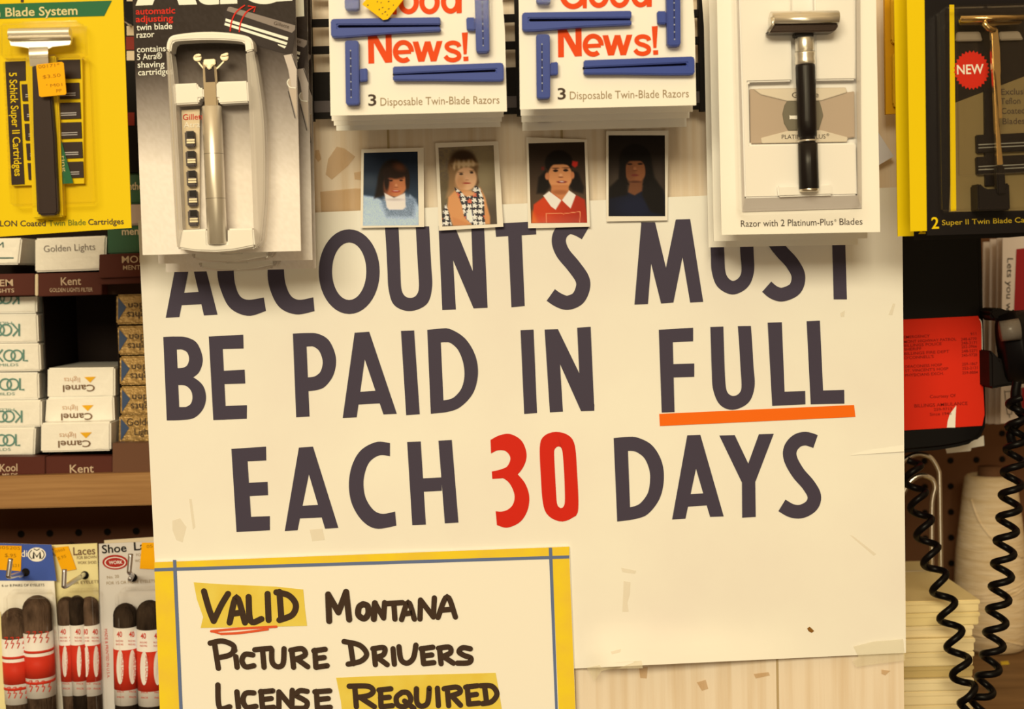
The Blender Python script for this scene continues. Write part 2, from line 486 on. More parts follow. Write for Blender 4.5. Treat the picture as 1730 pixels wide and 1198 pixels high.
U(L1, c5, [(1135, 92), (1142, 200), (1147, 300), (1153, 395), (1180, 470), (1255, 498), (1335, 465), (1361, 385), (1357, 280), (1352, 190), (1347, 92)],
  [(1200, 92), (1205, 200), (1209, 300), (1214, 390), (1230, 425), (1257, 435), (1284, 424), (1298, 385), (1293, 280), (1288, 190), (1283, 92)])
quads(L1, c5, [(1392, 90), (1453, 90), (1475, 490), (1410, 493)], [(1392, 90), (1468, 88), (1627, 482), (1560, 485)], [(1549, 88), (1610, 85), (1627, 482), (1562, 484)])
L1.poly([(836, 378), (905, 374), (906, 396), (838, 400)], YL); L1.poly([(858, 390), (881, 389), (886.5, 517), (864, 519)], YL)
def S(mb, c, pts, w):
    mb.strip(c(*pts), w/c.s, YL)
for c_, s_ in ((c5, 2.836), (c6, 2.582), (c7, 2.307), (c8, 2.307)): c_.s = s_
S(L1, c6, [(333, 113), (300, 95), (262, 87), (228, 110), (217, 150), (235, 200), (280, 255), (318, 310), (322, 352), (300, 398), (255, 417), (215, 405), (182, 383)], 62)
quads(L1, c6, [(577, 66), (634, 66), (606, 423), (547, 425)], [(575, 66), (637, 66), (700, 330), (717, 416), (663, 420)], [(727, 55), (790, 52), (717, 416), (663, 420), (668, 345)], [(729, 54), (790, 52), (847, 413), (790, 416)])
U(L1, c6, [(870, 50), (876, 120), (880, 200), (884, 280), (910, 348), (975, 381), (1040, 350), (1068, 285), (1067, 200), (1064, 120), (1060, 45)],
  [(930, 50), (935, 120), (939, 200), (943, 275), (954, 306), (977, 322), (1003, 307), (1014, 275), (1009, 200), (1006, 120), (1002, 45)])
S(L1, c6, [(1255, 62), (1205, 50), (1162, 68), (1142, 110), (1160, 155), (1190, 195), (1235, 245), (1262, 300), (1248, 355), (1195, 381), (1155, 372), (1124, 347)], 60)
quads(L1, c6, [(1408, 60), (1464, 58), (1474, 402), (1416, 402)], [(1360, 48), (1520, 42), (1521, 96), (1362, 102)])
L1.build('lettering', M_black, SG)
# --- second line
L2 = MB()
quads(L2, c5, [(73, 622), (135, 621), (152, 1020), (90, 1022)])
L2.band(c5((73, 622), (130, 620), (185, 624), (235, 652), (262, 725), (248, 785), (217, 815), (180, 832), (140, 838)),
        c5((130, 683), (145, 682), (165, 683), (188, 697), (197, 728), (188, 757), (172, 768), (158, 771), (140, 772)), YL)
L2.band(c5((140, 800), (180, 804), (225, 820), (265, 858), (278, 915), (262, 970), (220, 1010), (160, 1020), (90, 1022)),
        c5((145, 853), (165, 853), (185, 858), (206, 880), (213, 912), (205, 942), (185, 956), (168, 958), (150, 958)), YL)
quads(L2, c5, [(291, 620), (355, 617), (375, 1018), (313, 1020)], [(291, 620), (456, 611), (458, 677), (295, 682)], [(345, 785), (463, 779), (466, 845), (350, 848)], [(315, 955), (474, 949), (473, 1014), (313, 1020)],
      [(694, 606), (757, 606), (774, 1003), (710, 1007)])
L2.band(c5((694, 606), (760, 603), (815, 607), (868, 640), (900, 720), (890, 800), (850, 858), (810, 876), (765, 882)),
        c5((757, 668), (775, 667), (795, 669), (822, 692), (837, 740), (828, 785), (808, 806), (790, 813), (765, 816)), YL)
quads(L2, c5, [(933, 1010), (1000, 1007), (1044, 690), (1060, 597), (990, 602)], [(990, 602), (1060, 597), (1192, 990), (1128, 993), (1022, 680)], [(1012, 885), (1090, 880), (1112, 940), (1004, 946)],
      [(1212, 593), (1275, 591), (1302, 992), (1237, 997)], [(1338, 588), (1400, 586), (1418, 983), (1355, 990)])
L2.band(c5((1338, 588), (1400, 582), (1450, 585), (1520, 630), (1568, 710), (1581, 800), (1558, 890), (1500, 955), (1440, 980), (1355, 990)),
        c5((1400, 648), (1425, 647), (1450, 651), (1486, 685), (1510, 745), (1516, 810), (1502, 868), (1470, 908), (1440, 922), (1414, 926)), YL)
quads(L2, c6, [(50, 537), (107, 534), (122, 898), (66, 902)], [(155, 534), (213, 532), (235, 892), (178, 895)], [(155, 534), (213, 532), (372, 860), (372, 888), (314, 890)], [(297, 526), (356, 522), (372, 888), (314, 889)],
      [(653, 535), (713, 532), (722, 894), (666, 896)], [(653, 535), (803, 526), (803, 585), (656, 592)], [(710, 685), (808, 682), (808, 740), (713, 743)])
U(L2, c6, [(878, 523), (881, 620), (884, 710), (890, 795), (920, 862), (978, 884), (1045, 852), (1071, 782), (1066, 690), (1061, 600), (1055, 518)],
  [(935, 521), (938, 620), (941, 710), (946, 785), (957, 814), (980, 824), (1004, 812), (1014, 782), (1009, 690), (1004, 600), (998, 519)])
quads(L2, c6, [(1128, 504), (1190, 502), (1202, 805), (1292, 802), (1293, 860), (1148, 867)], [(1298, 498), (1356, 495), (1370, 800), (1462, 797), (1463, 857), (1316, 860)])
L2.build('lettering', M_black, SG)
# --- third line
L3 = MB()
quads(L3, c7, [(325, 135), (385, 132), (405, 455), (345, 459)], [(325, 135), (460, 126), (461, 180), (328, 186)], [(380, 268), (466, 263), (468, 315), (383, 320)], [(343, 402), (475, 397), (475, 452), (345, 459)],
      [(533, 455), (583, 452), (632, 210), (643, 126), (588, 130)], [(588, 130), (643, 126), (742, 443), (690, 446), (620, 210)], [(600, 357), (664, 353), (678, 402), (590, 406)])
L3.band(c7((943, 112), (890, 108), (830, 140), (795, 200), (783, 275), (795, 350), (835, 415), (890, 446), (968, 434)),
        c7((943, 163), (902, 160), (864, 185), (845, 230), (840, 278), (850, 330), (880, 374), (915, 388), (963, 379)), YL)
quads(L3, c7, [(1010, 108), (1063, 106), (1083, 430), (1030, 432)], [(1132, 103), (1184, 100), (1210, 422), (1157, 425)], [(1066, 250), (1145, 246), (1145, 298), (1070, 302)])
quads(L3, c8, [(546, 93), (600, 91), (612, 412), (560, 418)])
L3.band(c8((546, 93), (598, 88), (640, 91), (695, 120), (732, 180), (742, 250), (727, 325), (685, 384), (640, 406), (560, 418)),
        c8((598, 143), (615, 143), (635, 147), (665, 170), (684, 212), (688, 255), (680, 305), (655, 342), (634, 356), (608, 363)), YL)
quads(L3, c8, [(774, 410), (826, 407), (876, 170), (884, 80), (833, 82)], [(833, 82), (884, 80), (975, 398), (922, 400), (862, 195)], [(840, 312), (898, 308), (912, 355), (834, 360)],
      [(958, 83), (1018, 81), (1085, 222), (1098, 262), (1046, 266)], [(1112, 78), (1170, 76), (1099, 262), (1046, 266), (1060, 222)], [(1046, 262), (1098, 258), (1100, 400), (1047, 403)])
S(L3, c8, [(1333, 106), (1295, 95), (1260, 104), (1235, 135), (1236, 175), (1265, 228), (1305, 275), (1328, 318), (1318, 355), (1280, 378), (1240, 376), (1202, 355)], 53)
L3.build('lettering', M_black, SG)
N3 = MB()
N3.band(c7((1335, 100), (1370, 82), (1412, 77), (1455, 102), (1475, 150), (1468, 195), (1437, 237), (1390, 248), (1342, 252)),
        c7((1337, 153), (1362, 141), (1390, 142), (1408, 158), (1412, 178), (1400, 203), (1380, 213), (1360, 219), (1340, 223)), YL)
N3.band(c7((1420, 215), (1440, 233), (1470, 270), (1486, 320), (1479, 375), (1450, 420), (1400, 442), (1360, 432)),
        c7((1342, 250), (1375, 246), (1408, 268), (1428, 312), (1424, 348), (1405, 370), (1380, 379), (1355, 378)), YL)
N3.band(c7((1527, 130), (1540, 88), (1582, 69), (1632, 78), (1662, 115), (1672, 220), (1677, 370), (1655, 403), (1610, 418), (1562, 397), (1540, 350), (1531, 240)),
        c7((1583, 150), (1588, 132), (1600, 125), (1611, 131), (1616, 150), (1622, 230), (1625, 325), (1622, 355), (1612, 366), (1600, 360), (1593, 340), (1587, 240)), YL, closed=True, n=60)
N3.build('red_numerals', M_red, SG)
mb = MB(); mb.poly(c6((655, 902), (1505, 863), (1511, 915), (658, 955)), YL-.0002); mb.build('orange_underline', M_orange, SG)
# torn patch, old tape and stains on the sign
mb = MB()
pp = [P(1470, 760, -.0003), P(1526.5, 752, -.0003), P(1527.5, 763, -.0016), P(1436, 769.5, -.0005)]
mb.add(pp, [(0, 1, 2, 3)]); mb.build('paper_flap', M_paper, SG)
mb = MB()
mb = MB(); mb.poly(c8((1480, 905), (1560, 885), (1675, 876), (1683, 960), (1600, 970), (1490, 985), (1478, 960), (1500, 945)), -.0016); mb.build('tape_strip', M_tape, SG)
mb = MB(); mb.poly(c8((440, 988), (480, 980), (560, 968), (655, 960), (660, 990), (560, 992), (500, 1000), (470, 1040), (455, 1010)), lambda a, b: curl(a, b)-.0012); mb.build('tape_strip', M_tape, SG)
mb = MB(); mb.poly(c7((95, 415), (125, 405), (150, 440), (135, 500), (110, 490), (95, 450)), YL); mb.build('stain', M_stain2, SG)
mb = MB(); mb.poly(c7((160, 330), (170, 330), (185, 440), (175, 450)), YL); mb.build('stain', M_stain2, SG)
mb = MB(); mb.poly(c7((630, 450), (680, 445), (690, 490), (640, 495)), YL); mb.build('stain', M_stain2, SG)
mb = MB(); mb.poly(c8((575, 598), (635, 610), (630, 622), (605, 620), (580, 615)), YL); mb.build('stain', M_stain2, SG)
mb = MB(); mb.poly(c8((585, 650), (612, 655), (610, 700), (600, 735), (605, 770), (580, 770), (583, 700)), YL); mb.build('stain', M_stain2, SG)
mb = MB(); mb.poly(c8((1465, 470), (1480, 475), (1570, 545), (1560, 552)), YL); mb.build('stain', M_stain2, SG)
mb = MB(); mb.poly(c8((535, 925), (575, 915), (572, 928), (540, 936)), lambda a, b: curl(a, b)-.0006); mb.build('stain', M_stain2, SG)
mb = MB(); mb.poly(c6((1655, 470), (1675, 420), (1685, 422), (1672, 472)), YL); mb.build('stain', M_stain2, SG)
mb = MB(); mb.poly(c6((1445, 462), (1465, 450), (1462, 480), (1447, 480)), YL); mb.build('stain', M_stain2, SG)
mb = MB(); mb.poly(c8((1300, 835), (1310, 828), (1318, 835), (1328, 845), (1318, 852), (1306, 846)), YL); mb.build('stain', mat('brown_speck', '8A5A1E', .6), SG)

# ================================================================== THE NOTE
YN = -.0022
NT = thing('notice', 'yellow-bordered cream notice hand lettered in brown marker about a drivers license', 'notice', P(650, 1500, YN))
a = c7((25, 577), (1642, 516)); BLn, BRn = (284, 1560), (985, 1510)
mb = MB(); mb.prism([a[0], a[1], BRn, BLn], YN, .0012); mb.build('card', M_white, NT)
mb = MB(); y1 = YN-.0002
mb.poly(c7((25, 577), (1642, 516), (1642, 556), (25, 605)), y1)
mb.poly(c7((25, 605), (98, 603), (123, 1149)) + [(314, 1560), BLn], y1)
mb.poly(c7((1576, 558), (1642, 556)) + [BRn] + [(955, 1512)] + c7((1600, 1149)), y1)
mb.build('yellow_border', M_ynote, NT)
mb = MB(); y2 = YN-.0004
mb.poly(c7((25, 600), (1642, 550), (1642, 562), (25, 613)), y2)
mb.poly(c7((97, 568), (110, 568), (135, 1149)) + [(321, 1560), (316, 1560)] + c7((122, 1149)), y2-.0001)
mb.poly(c7((1562, 520), (1575, 520), (1597, 1149)) + [(956, 1512), (950, 1512)] + c7((1587, 1149)), y2-.0001)
mb.build('blue_line', M_blueline, NT)
mb = MB()
mb.poly(c7((178, 655), (280, 662), (500, 672), (605, 683), (612, 760), (620, 825), (400, 830), (205, 833), (215, 790), (190, 720)), y2)
mb.poly(c7((733, 1027), (900, 1020), (1355, 1008), (1368, 1080), (1385, 1190), (760, 1200), (752, 1120)), y2)
mb.build('highlight', M_hl, NT)
HW = [  # hand lettering, one polyline per marker stroke
 [(218, 690), (238, 760), (256, 806)], [(256, 806), (285, 745), (312, 700)],
 [(318, 812), (345, 712), (378, 812)], [(328, 778), (368, 772)], [(392, 712), (400, 806), (442, 798)], [(466, 700), (470, 802)],
 [(512, 692), (520, 800)], [(500, 694), (548, 706), (576, 742), (562, 782), (512, 802)],
 [(702, 702), (706, 806)], [(704, 706), (742, 772)], [(742, 772), (772, 692)], [(772, 692), (784, 800)],
 [(838, 740), (822, 752), (820, 782), (842, 796), (858, 778), (856, 748), (838, 740)],
 [(880, 798), (884, 736)], [(884, 736), (918, 794)], [(918, 794), (922, 734)], [(928, 738), (992, 734)], [(958, 738), (962, 798)],
 [(988, 800), (1014, 732), (1038, 798)], [(998, 778), (1030, 774)], [(1060, 798), (1062, 724)], [(1062, 724), (1112, 790)], [(1112, 790), (1116, 716)],
 [(1130, 792), (1166, 710), (1198, 790)], [(1142, 764), (1184, 760)],
 [(258, 888), (274, 990)], [(242, 892), (290, 884), (334, 904), (322, 936), (268, 950)], [(342, 945), (347, 986)], [(334, 916), (338, 920)],
 [(408, 938), (378, 936), (366, 960), (380, 984), (412, 980)], [(416, 918), (478, 912)], [(446, 916), (452, 986)],
 [(482, 918), (484, 966), (504, 984), (526, 972), (530, 914)], [(560, 920), (567, 986)], [(556, 920), (600, 914), (612, 938), (572, 956)], [(580, 954), (622, 984)],
 [(650, 920), (654, 986)], [(646, 922), (690, 916)], [(654, 952), (686, 948)], [(654, 986), (698, 980)],
 [(788, 892), (800, 972)], [(764, 886), (824, 900), (852, 934), (830, 962), (780, 974)], [(880, 914), (886, 976)], [(876, 914), (920, 910), (918, 936), (888, 948)], [(894, 948), (932, 976)],
 [(955, 914), (960, 974)], [(978, 906), (986, 956), (1010, 970), (1034, 950), (1044, 900)], [(1068, 914), (1074, 972)], [(1064, 914), (1110, 908)], [(1072, 942), (1106, 938)], [(1074, 972), (1114, 968)],
 [(1136, 912), (1142, 972)], [(1132, 912), (1174, 908), (1178, 930), (1142, 946)], [(1150, 944), (1190, 970)],
 [(1256, 914), (1226, 910), (1212, 926), (1232, 940), (1258, 950), (1250, 968), (1206, 970)],
 [(272, 1055), (278, 1142), (318, 1140)], [(346, 1082), (352, 1144)], [(412, 1086), (380, 1088), (370, 1115), (384, 1142), (420, 1138)],
 [(440, 1080), (446, 1146)], [(438, 1082), (486, 1078)], [(444, 1112), (480, 1108)], [(446, 1146), (490, 1142)],
 [(510, 1146), (510, 1082)], [(510, 1082), (560, 1142)], [(560, 1142), (562, 1076)], [(620, 1080), (590, 1078), (578, 1096), (602, 1110), (620, 1124), (612, 1144), (574, 1146)],
 [(656, 1080), (660, 1146)], [(650, 1082), (708, 1078)], [(658, 1112), (702, 1108)], [(660, 1146), (710, 1142)],
 [(806, 1064), (812, 1140)], [(784, 1060), (856, 1060), (878, 1078), (860, 1096), (814, 1104)], [(824, 1102), (882, 1140)],
 [(906, 1074), (908, 1140)], [(900, 1075), (946, 1070)], [(906, 1106), (940, 1103)], [(908, 1140), (952, 1136)],
 [(990, 1084), (968, 1104), (974, 1134), (1004, 1138), (1024, 1112), (1012, 1086), (990, 1084)], [(1000, 1118), (1036, 1146)],
 [(1046, 1070), (1048, 1122), (1066, 1138), (1090, 1124), (1096, 1068)], [(1128, 1068), (1132, 1136)],
 [(1166, 1068), (1172, 1136)], [(1154, 1070), (1204, 1064), (1216, 1084), (1172, 1100)], [(1184, 1098), (1218, 1134)],
 [(1244, 1062), (1250, 1130)], [(1238, 1064), (1284, 1058)], [(1248, 1096), (1280, 1092)], [(1250, 1130), (1290, 1126)],
 [(1312, 1064), (1320, 1126)], [(1296, 1058), (1340, 1060), (1360, 1090), (1340, 1120), (1304, 1128)]]
mb = MB()
for i, st in enumerate(HW):
    mb.strip(c7(*st), (24 if i < 14 else 21)/2.307, y2-.0003-(i % 5)*.00002, cap_round=True)
mb.build('lettering', M_marker, NT)
mb = MB()
mb.strip(c7((246, 846), (350, 836), (500, 828)), 4, y2-.0005, cap_round=True); mb.strip(c7((284, 856), (360, 852), (466, 838)), 4, y2-.0005, cap_round=True)
mb.strip(c7((248, 846), (284, 856)), 3, y2-.0005)
mb.build('red_underline', M_redpen, NT)

# ================================================================== THE FOUR PORTRAIT PHOTOS
def painter(base, layers):
    """base: f(x,y)->rgb; layers: (polygon-or-ellipse test returning 0..1, rgb or f)"""
    def fn(px, py, conv):
        x, y = conv(px, py); c = base(x, y)
        for t, col in layers:
            k = t(x, y)
            if k > 0: c = mixc(c, col(x, y) if callable(col) else col, k)
        return alb3(c)
    return fn
def E_(cx, cy, rx, ry, soft=.15, rot=0):
    cr, sr = math.cos(math.radians(rot)), math.sin(math.radians(rot))
    def t(x, y):
        a, b = x-cx, y-cy; a, b = a*cr+b*sr, -a*sr+b*cr
        return 1-sstep(1-soft, 1+soft, math.hypot(a/rx, b/ry))
    return t
def PG(pts, soft=6):
    def t(x, y):
        ins = False; d = 1e9; n = len(pts)
        for i in range(n):
            (x0, y0), (x1, y1) = pts[i], pts[(i+1) % n]
            if (y0 > y) != (y1 > y) and x < (x1-x0)*(y-y0)/(y1-y0)+x0: ins = not ins
            L2_ = (x1-x0)**2+(y1-y0)**2; u = max(0, min(1, ((x-x0)*(x1-x0)+(y-y0)*(y1-y0))/max(1e-9, L2_)))
            d = min(d, math.hypot(x-x0-u*(x1-x0), y-y0-u*(y1-y0)))
        return sstep(-soft, soft, d if ins else -d)
    return t
def scaled(t, k): return lambda x, y: t(x, y)*k
def hsh(x, y): 
    v = math.sin(x*12.9898+y*78.233)*43758.5453
    return v-math.floor(v)
def photo(label, outer, image, fn, cx0, cy0, sc, y0, lift):
    r = thing('portrait_photo', label, 'photo', P(sum(p[0] for p in outer)/len(outer), max(p[1] for p in outer), y0), 'school portraits above the sign')
    ys = [p[1] for p in outer]; ya, yb = min(ys), max(ys)
    yf = lambda a, b: y0 - lift*((b-ya)/(yb-ya))**2
    mb = MB(); n = len(outer)
    # a thin curled print: front grid between the outline's left and right edges
    tl, tr, br, bl = outer
    rows = 10; pts = []
    for j in range(rows+1):
        v = j/rows
        for i in range(7):
            u = i/6; p = [(tl[k]*(1-u)+tr[k]*u)*(1-v)+(bl[k]*(1-u)+br[k]*u)*v for k in (0, 1)]
            pts.append(P(p[0], p[1], yf(*p)))
    m = len(pts); fs = [[j*7+i, j*7+i+1, j*7+i+8, j*7+i+7] for j in range(rows) for i in range(6)]
    pts += [p+Vector((0, .0004, 0)) for p in pts]; fs += [[q+m for q in f[::-1]] for f in fs]
    ring = list(range(7)) + [j*7+6 for j in range(1, rows+1)] + [rows*7+i for i in range(5, -1, -1)] + [j*7 for j in range(rows-1, 0, -1)]
    fs += [[ring[i], ring[(i+1) % len(ring)], m+ring[(i+1) % len(ring)], m+ring[i]] for i in range(len(ring))]
    mb.add(pts, fs); mb.build('border', mat('photo_paper', 'F1DDAF', .5), r)
    conv = lambda px, py: ((px-cx0)*sc, (py-cy0)*sc)
    painted(image, lambda a, b: yf(a, b)-.00015, lambda px, py: fn(px, py, conv), 76, 108).build('picture', M_photo, r)
    return r
pc = crop(520, 200, 4.806); pd = crop(860, 200, 4.806)
SK, SKD = [200, 120, 68], [150, 84, 44]
# first girl: dark hair, white turtleneck, dark blue ground; gloss glare painted in as a pale blue top
f1 = painter(lambda x, y: mixc([24, 34, 44], [60, 76, 84], max(0, min(1, (y-420)/300))*0.8),
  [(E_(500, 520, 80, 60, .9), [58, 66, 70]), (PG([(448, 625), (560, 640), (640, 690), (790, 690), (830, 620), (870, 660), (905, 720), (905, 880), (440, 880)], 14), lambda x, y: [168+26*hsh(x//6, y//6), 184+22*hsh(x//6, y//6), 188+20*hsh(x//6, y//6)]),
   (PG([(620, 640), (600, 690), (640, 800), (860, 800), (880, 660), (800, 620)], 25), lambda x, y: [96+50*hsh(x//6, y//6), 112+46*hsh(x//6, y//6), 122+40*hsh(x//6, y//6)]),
   (E_(690, 490, 118, 155, .14), [30, 18, 12]), (PG([(575, 480), (640, 430), (640, 620), (540, 650)], 16), [27, 17, 12]),
   (E_(712, 530, 92, 108, .1), SK), (E_(660, 560, 40, 80, .5), [176, 98, 56]), (E_(710, 440, 100, 52, .25), [42, 24, 14]), (E_(745, 395, 50, 30, .8, 20), [92, 50, 26]), (E_(640, 500, 22, 90, .4), [36, 20, 14]), (E_(810, 500, 18, 80, .4), [40, 24, 16]),
   (E_(675, 505, 15, 7, .4), [52, 28, 22]), (E_(758, 503, 14, 7, .4), [52, 28, 22]), (E_(675, 488, 24, 5, .5), [120, 66, 40]), (E_(758, 487, 24, 5, .5), [120, 66, 40]), (E_(718, 545, 9, 12, .6), [226, 150, 96]), (E_(718, 560, 16, 5, .6), [160, 88, 52]),
   (E_(716, 592, 34, 9, .35), [168, 52, 40]), (E_(716, 589, 22, 3, .5), [230, 190, 160]),
   (PG([(622, 605), (700, 645), (790, 605), (796, 720), (770, 742), (660, 742), (640, 720)], 7), [236, 218, 190]), (E_(705, 660, 70, 10, .8), [206, 186, 160])])
photo('portrait photo of girl in white turtleneck, pale glare painted over her top, leftmost of four', pc((435, 250), (940, 238), (945, 882), (427, 888)), pc((455, 280), (892, 270), (900, 868), (448, 872)), f1, 520, 200, 4.806, -.0016, .003)
# second girl: blonde, star-printed black dress
def stars(x, y):
    i, j = math.floor(x/46), math.floor(y/46)
    cx, cy = (i+.5+.25*(hsh(i, j)-.5))*46, (j+.5+.25*(hsh(j, i)-.5))*46
    a = math.atan2(y-cy, x-cx)+hsh(i, j+7)*3; d = math.hypot(x-cx, y-cy)
    rr = 11+11*abs(math.cos(2.5*a))
    if d < rr: return [236, 222, 196] if hsh(i+3, j) > .22 else [214, 96, 60]
    return [26, 22, 34]
f2 = painter(lambda x, y: mixc([140-20*hsh(x//14, y//14), 118-16*hsh(x//14, y//14), 76], [74, 56, 36], max(0, min(1, (y-300)/420+.25*((x-1290)/200)))),
  [(E_(1420, 420, 140, 200, .9), [156, 136, 92]), (E_(1130, 700, 80, 180, .8), [100, 84, 52]),
   (E_(1262, 400, 124, 135, .12), lambda x, y: mixc([70, 46, 24], [168, 128, 76], max(0, min(1, (y-300)/190)))), (PG([(1150, 380), (1140, 560), (1120, 650), (1200, 600), (1210, 430)], 14), [150, 112, 66]), (PG([(1360, 380), (1390, 520), (1370, 570), (1330, 480)], 12), [104, 72, 40]),
   (E_(1285, 490, 88, 98, .12), [232, 176, 118]), (E_(1240, 530, 40, 60, .6), [206, 146, 90]),
   (PG([(1170, 400), (1200, 330), (1330, 330), (1370, 370), (1350, 388), (1260, 400), (1190, 420)], 12), lambda x, y: mixc([150, 112, 66], [214, 176, 118], .5+.5*math.sin(x*.16))), (E_(1255, 300, 80, 42, .6), [58, 38, 20]), (E_(1280, 372, 86, 16, .8), [214, 178, 120]),
   (PG([(1190, 590), (1260, 580), (1340, 590), (1400, 560), (1440, 640), (1480, 800), (1480, 860), (1180, 870), (1130, 760), (1140, 640)], 9), [212, 140, 74]),
   (PG([(1190, 560), (1240, 590), (1290, 640), (1340, 580), (1360, 545), (1400, 570), (1430, 660), (1440, 865), (1340, 870), (1270, 800), (1250, 700), (1215, 620)], 5), stars),
   (PG([(1285, 770), (1330, 740), (1345, 830), (1330, 850), (1290, 820)], 7), [236, 226, 206]), (PG([(1120, 690), (1150, 780), (1170, 870), (1090, 870), (1095, 760)], 8), stars), (PG([(1175, 800), (1300, 850), (1290, 872), (1180, 872)], 9), [204, 128, 66]),
   (E_(1310, 610, 45, 22, .4), [214, 150, 90]), (E_(1245, 452, 15, 8, .4), [44, 28, 22]), (E_(1330, 440, 14, 8, .4), [44, 28, 22]), (E_(1243, 438, 22, 4, .6), [150, 104, 60]), (E_(1330, 426, 20, 4, .6), [150, 104, 60]), (E_(1292, 490, 11, 10, .6), [236, 176, 120]), (E_(1292, 500, 14, 4, .6), [176, 112, 66]), (E_(1290, 526, 32, 7, .4), [172, 70, 50])])
photo('portrait photo of blonde girl in star-patterned black dress, second from left', pc((1035, 200), (1545, 185), (1588, 880), (1065, 912)), pc((1060, 238), (1508, 218), (1537, 858), (1092, 878)), f2, 520, 200, 4.806, -.0018, .004)
# third girl: red dress, wide white collar, red bow
f3 = painter(lambda x, y: mixc([46, 32, 20], [84, 62, 40], max(0, min(1, (y-260)/420))),
  [(E_(405, 360, 112, 100, .1), [20, 12, 8]), (PG([(300, 420), (330, 500), (330, 560), (290, 610), (225, 610), (240, 480)], 14), [20, 12, 8]), (PG([(505, 420), (560, 440), (610, 560), (600, 610), (520, 590), (480, 540)], 14), [22, 13, 9]),
   (PG([(185, 850), (200, 700), (280, 640), (350, 600), (480, 600), (560, 630), (615, 660), (640, 850)], 8), lambda x, y: mixc([204, 62, 24], [172, 44, 22], max(0, min(1, (x-300)/250)))), (PG([(190, 760), (235, 850), (185, 850)], 30), [226, 110, 30]),
   (E_(415, 470, 98, 116, .08), [222, 146, 84]), (PG([(345, 540), (480, 540), (490, 610), (430, 665), (340, 600)], 8), [200, 122, 66]), (E_(415, 600, 70, 18, .6), [168, 96, 50]),
   (E_(310, 470, 18, 30, .3), [206, 126, 72]), (E_(515, 462, 16, 30, .3), [206, 126, 72]),
   (PG([(300, 400), (310, 330), (400, 285), (490, 320), (515, 385), (440, 372), (360, 375)], 8), [20, 12, 8]),
   (PG([(278, 628), (325, 592), (425, 665), (378, 742), (340, 715)], 4), [238, 222, 188]), (PG([(430, 665), (487, 585), (542, 622), (500, 732), (470, 705)], 4), [238, 222, 188]),
   (PG([(515, 345), (560, 352), (555, 385), (535, 400), (508, 380)], 7), [206, 44, 28]), (PG([(262, 395), (285, 392), (285, 420), (262, 420)], 8), [110, 32, 22]),
   (E_(378, 425, 20, 10, .35), [34, 20, 16]), (E_(460, 422, 20, 10, .35), [34, 20, 16]), (E_(378, 405, 30, 5, .5), [92, 54, 32]), (E_(462, 402, 30, 5, .5), [92, 54, 32]), (E_(420, 462, 14, 14, .6), [238, 168, 106]), (E_(420, 478, 20, 6, .5), [160, 92, 52]), (E_(428, 516, 40, 10, .35), [130, 40, 30]), (E_(428, 514, 24, 4, .5), [232, 204, 176])] +
  [(PG(q, 2), [236, 150, 90]) for q in ([(298, 772), (420, 766), (440, 772), (578, 754), (578, 759), (440, 778), (420, 772), (298, 778)], [(298, 772), (304, 772), (308, 848), (302, 848)], [(574, 756), (580, 756), (578, 848), (572, 848)])])
photo('portrait photo of dark-haired girl in red dress with wide white collar', pd((140, 152), (632, 172), (658, 880), (155, 892)), pd((158, 203), (612, 192), (634, 848), (178, 852)), f3, 860, 200, 4.806, -.0018, .003)
# fourth girl: long black hair, dark blue top, dark ground
f4 = painter(lambda x, y: mixc([26, 18, 12], [52, 40, 28], max(0, min(1, (y-150)/350))),
  [(E_(870, 520, 60, 90, .9), [70, 56, 40]), (E_(1215, 480, 50, 110, .9), [64, 50, 36]),
   (PG([(808, 590), (880, 530), (1000, 620), (1150, 530), (1250, 580), (1268, 640), (1268, 795), (808, 795)], 12), [17, 18, 28]), (E_(1025, 720, 150, 90, .7), [22, 25, 40]),
   (E_(1025, 330, 128, 122, .1), [17, 11, 8]), (PG([(900, 330), (950, 400), (960, 540), (960, 620), (810, 650), (815, 560), (890, 490)], 14), [17, 11, 9]), (PG([(1100, 330), (1150, 330), (1180, 480), (1250, 580), (1268, 790), (1150, 760), (1080, 620), (1100, 450)], 14), [18, 12, 9]),
   (PG([(985, 500), (1085, 500), (1080, 590), (1020, 625), (965, 600)], 9), [112, 66, 36]), (E_(1026, 428, 84, 98, .1), [138, 82, 44]), (E_(985, 440, 40, 70, .6), [120, 70, 38]),
   (PG([(925, 370), (930, 250), (1120, 250), (1125, 360), (1080, 345), (975, 345)], 8), [17, 11, 8]), (PG([(920, 360), (945, 370), (950, 480), (975, 540), (930, 540)], 8), [17, 11, 8]), (PG([(1128, 360), (1105, 370), (1110, 470), (1085, 540), (1130, 540)], 8), [17, 11, 8]),
   (E_(980, 372, 20, 8, .4), [44, 24, 16]), (E_(1065, 370, 20, 8, .4), [44, 24, 16]), (E_(1022, 408, 12, 14, .6), [160, 98, 56]), (E_(1022, 424, 18, 5, .5), [100, 56, 30]), (E_(1022, 462, 30, 9, .4), [112, 48, 34]), (E_(1024, 515, 50, 10, .6), [84, 46, 26])])
photo('dark portrait photo of girl with long black hair, rightmost of four', pd((788, 104), (1295, 98), (1285, 828), (790, 838)), pd((808, 138), (1265, 138), (1268, 795), (808, 795)), f4, 860, 200, 4.806, -.0016, .002)

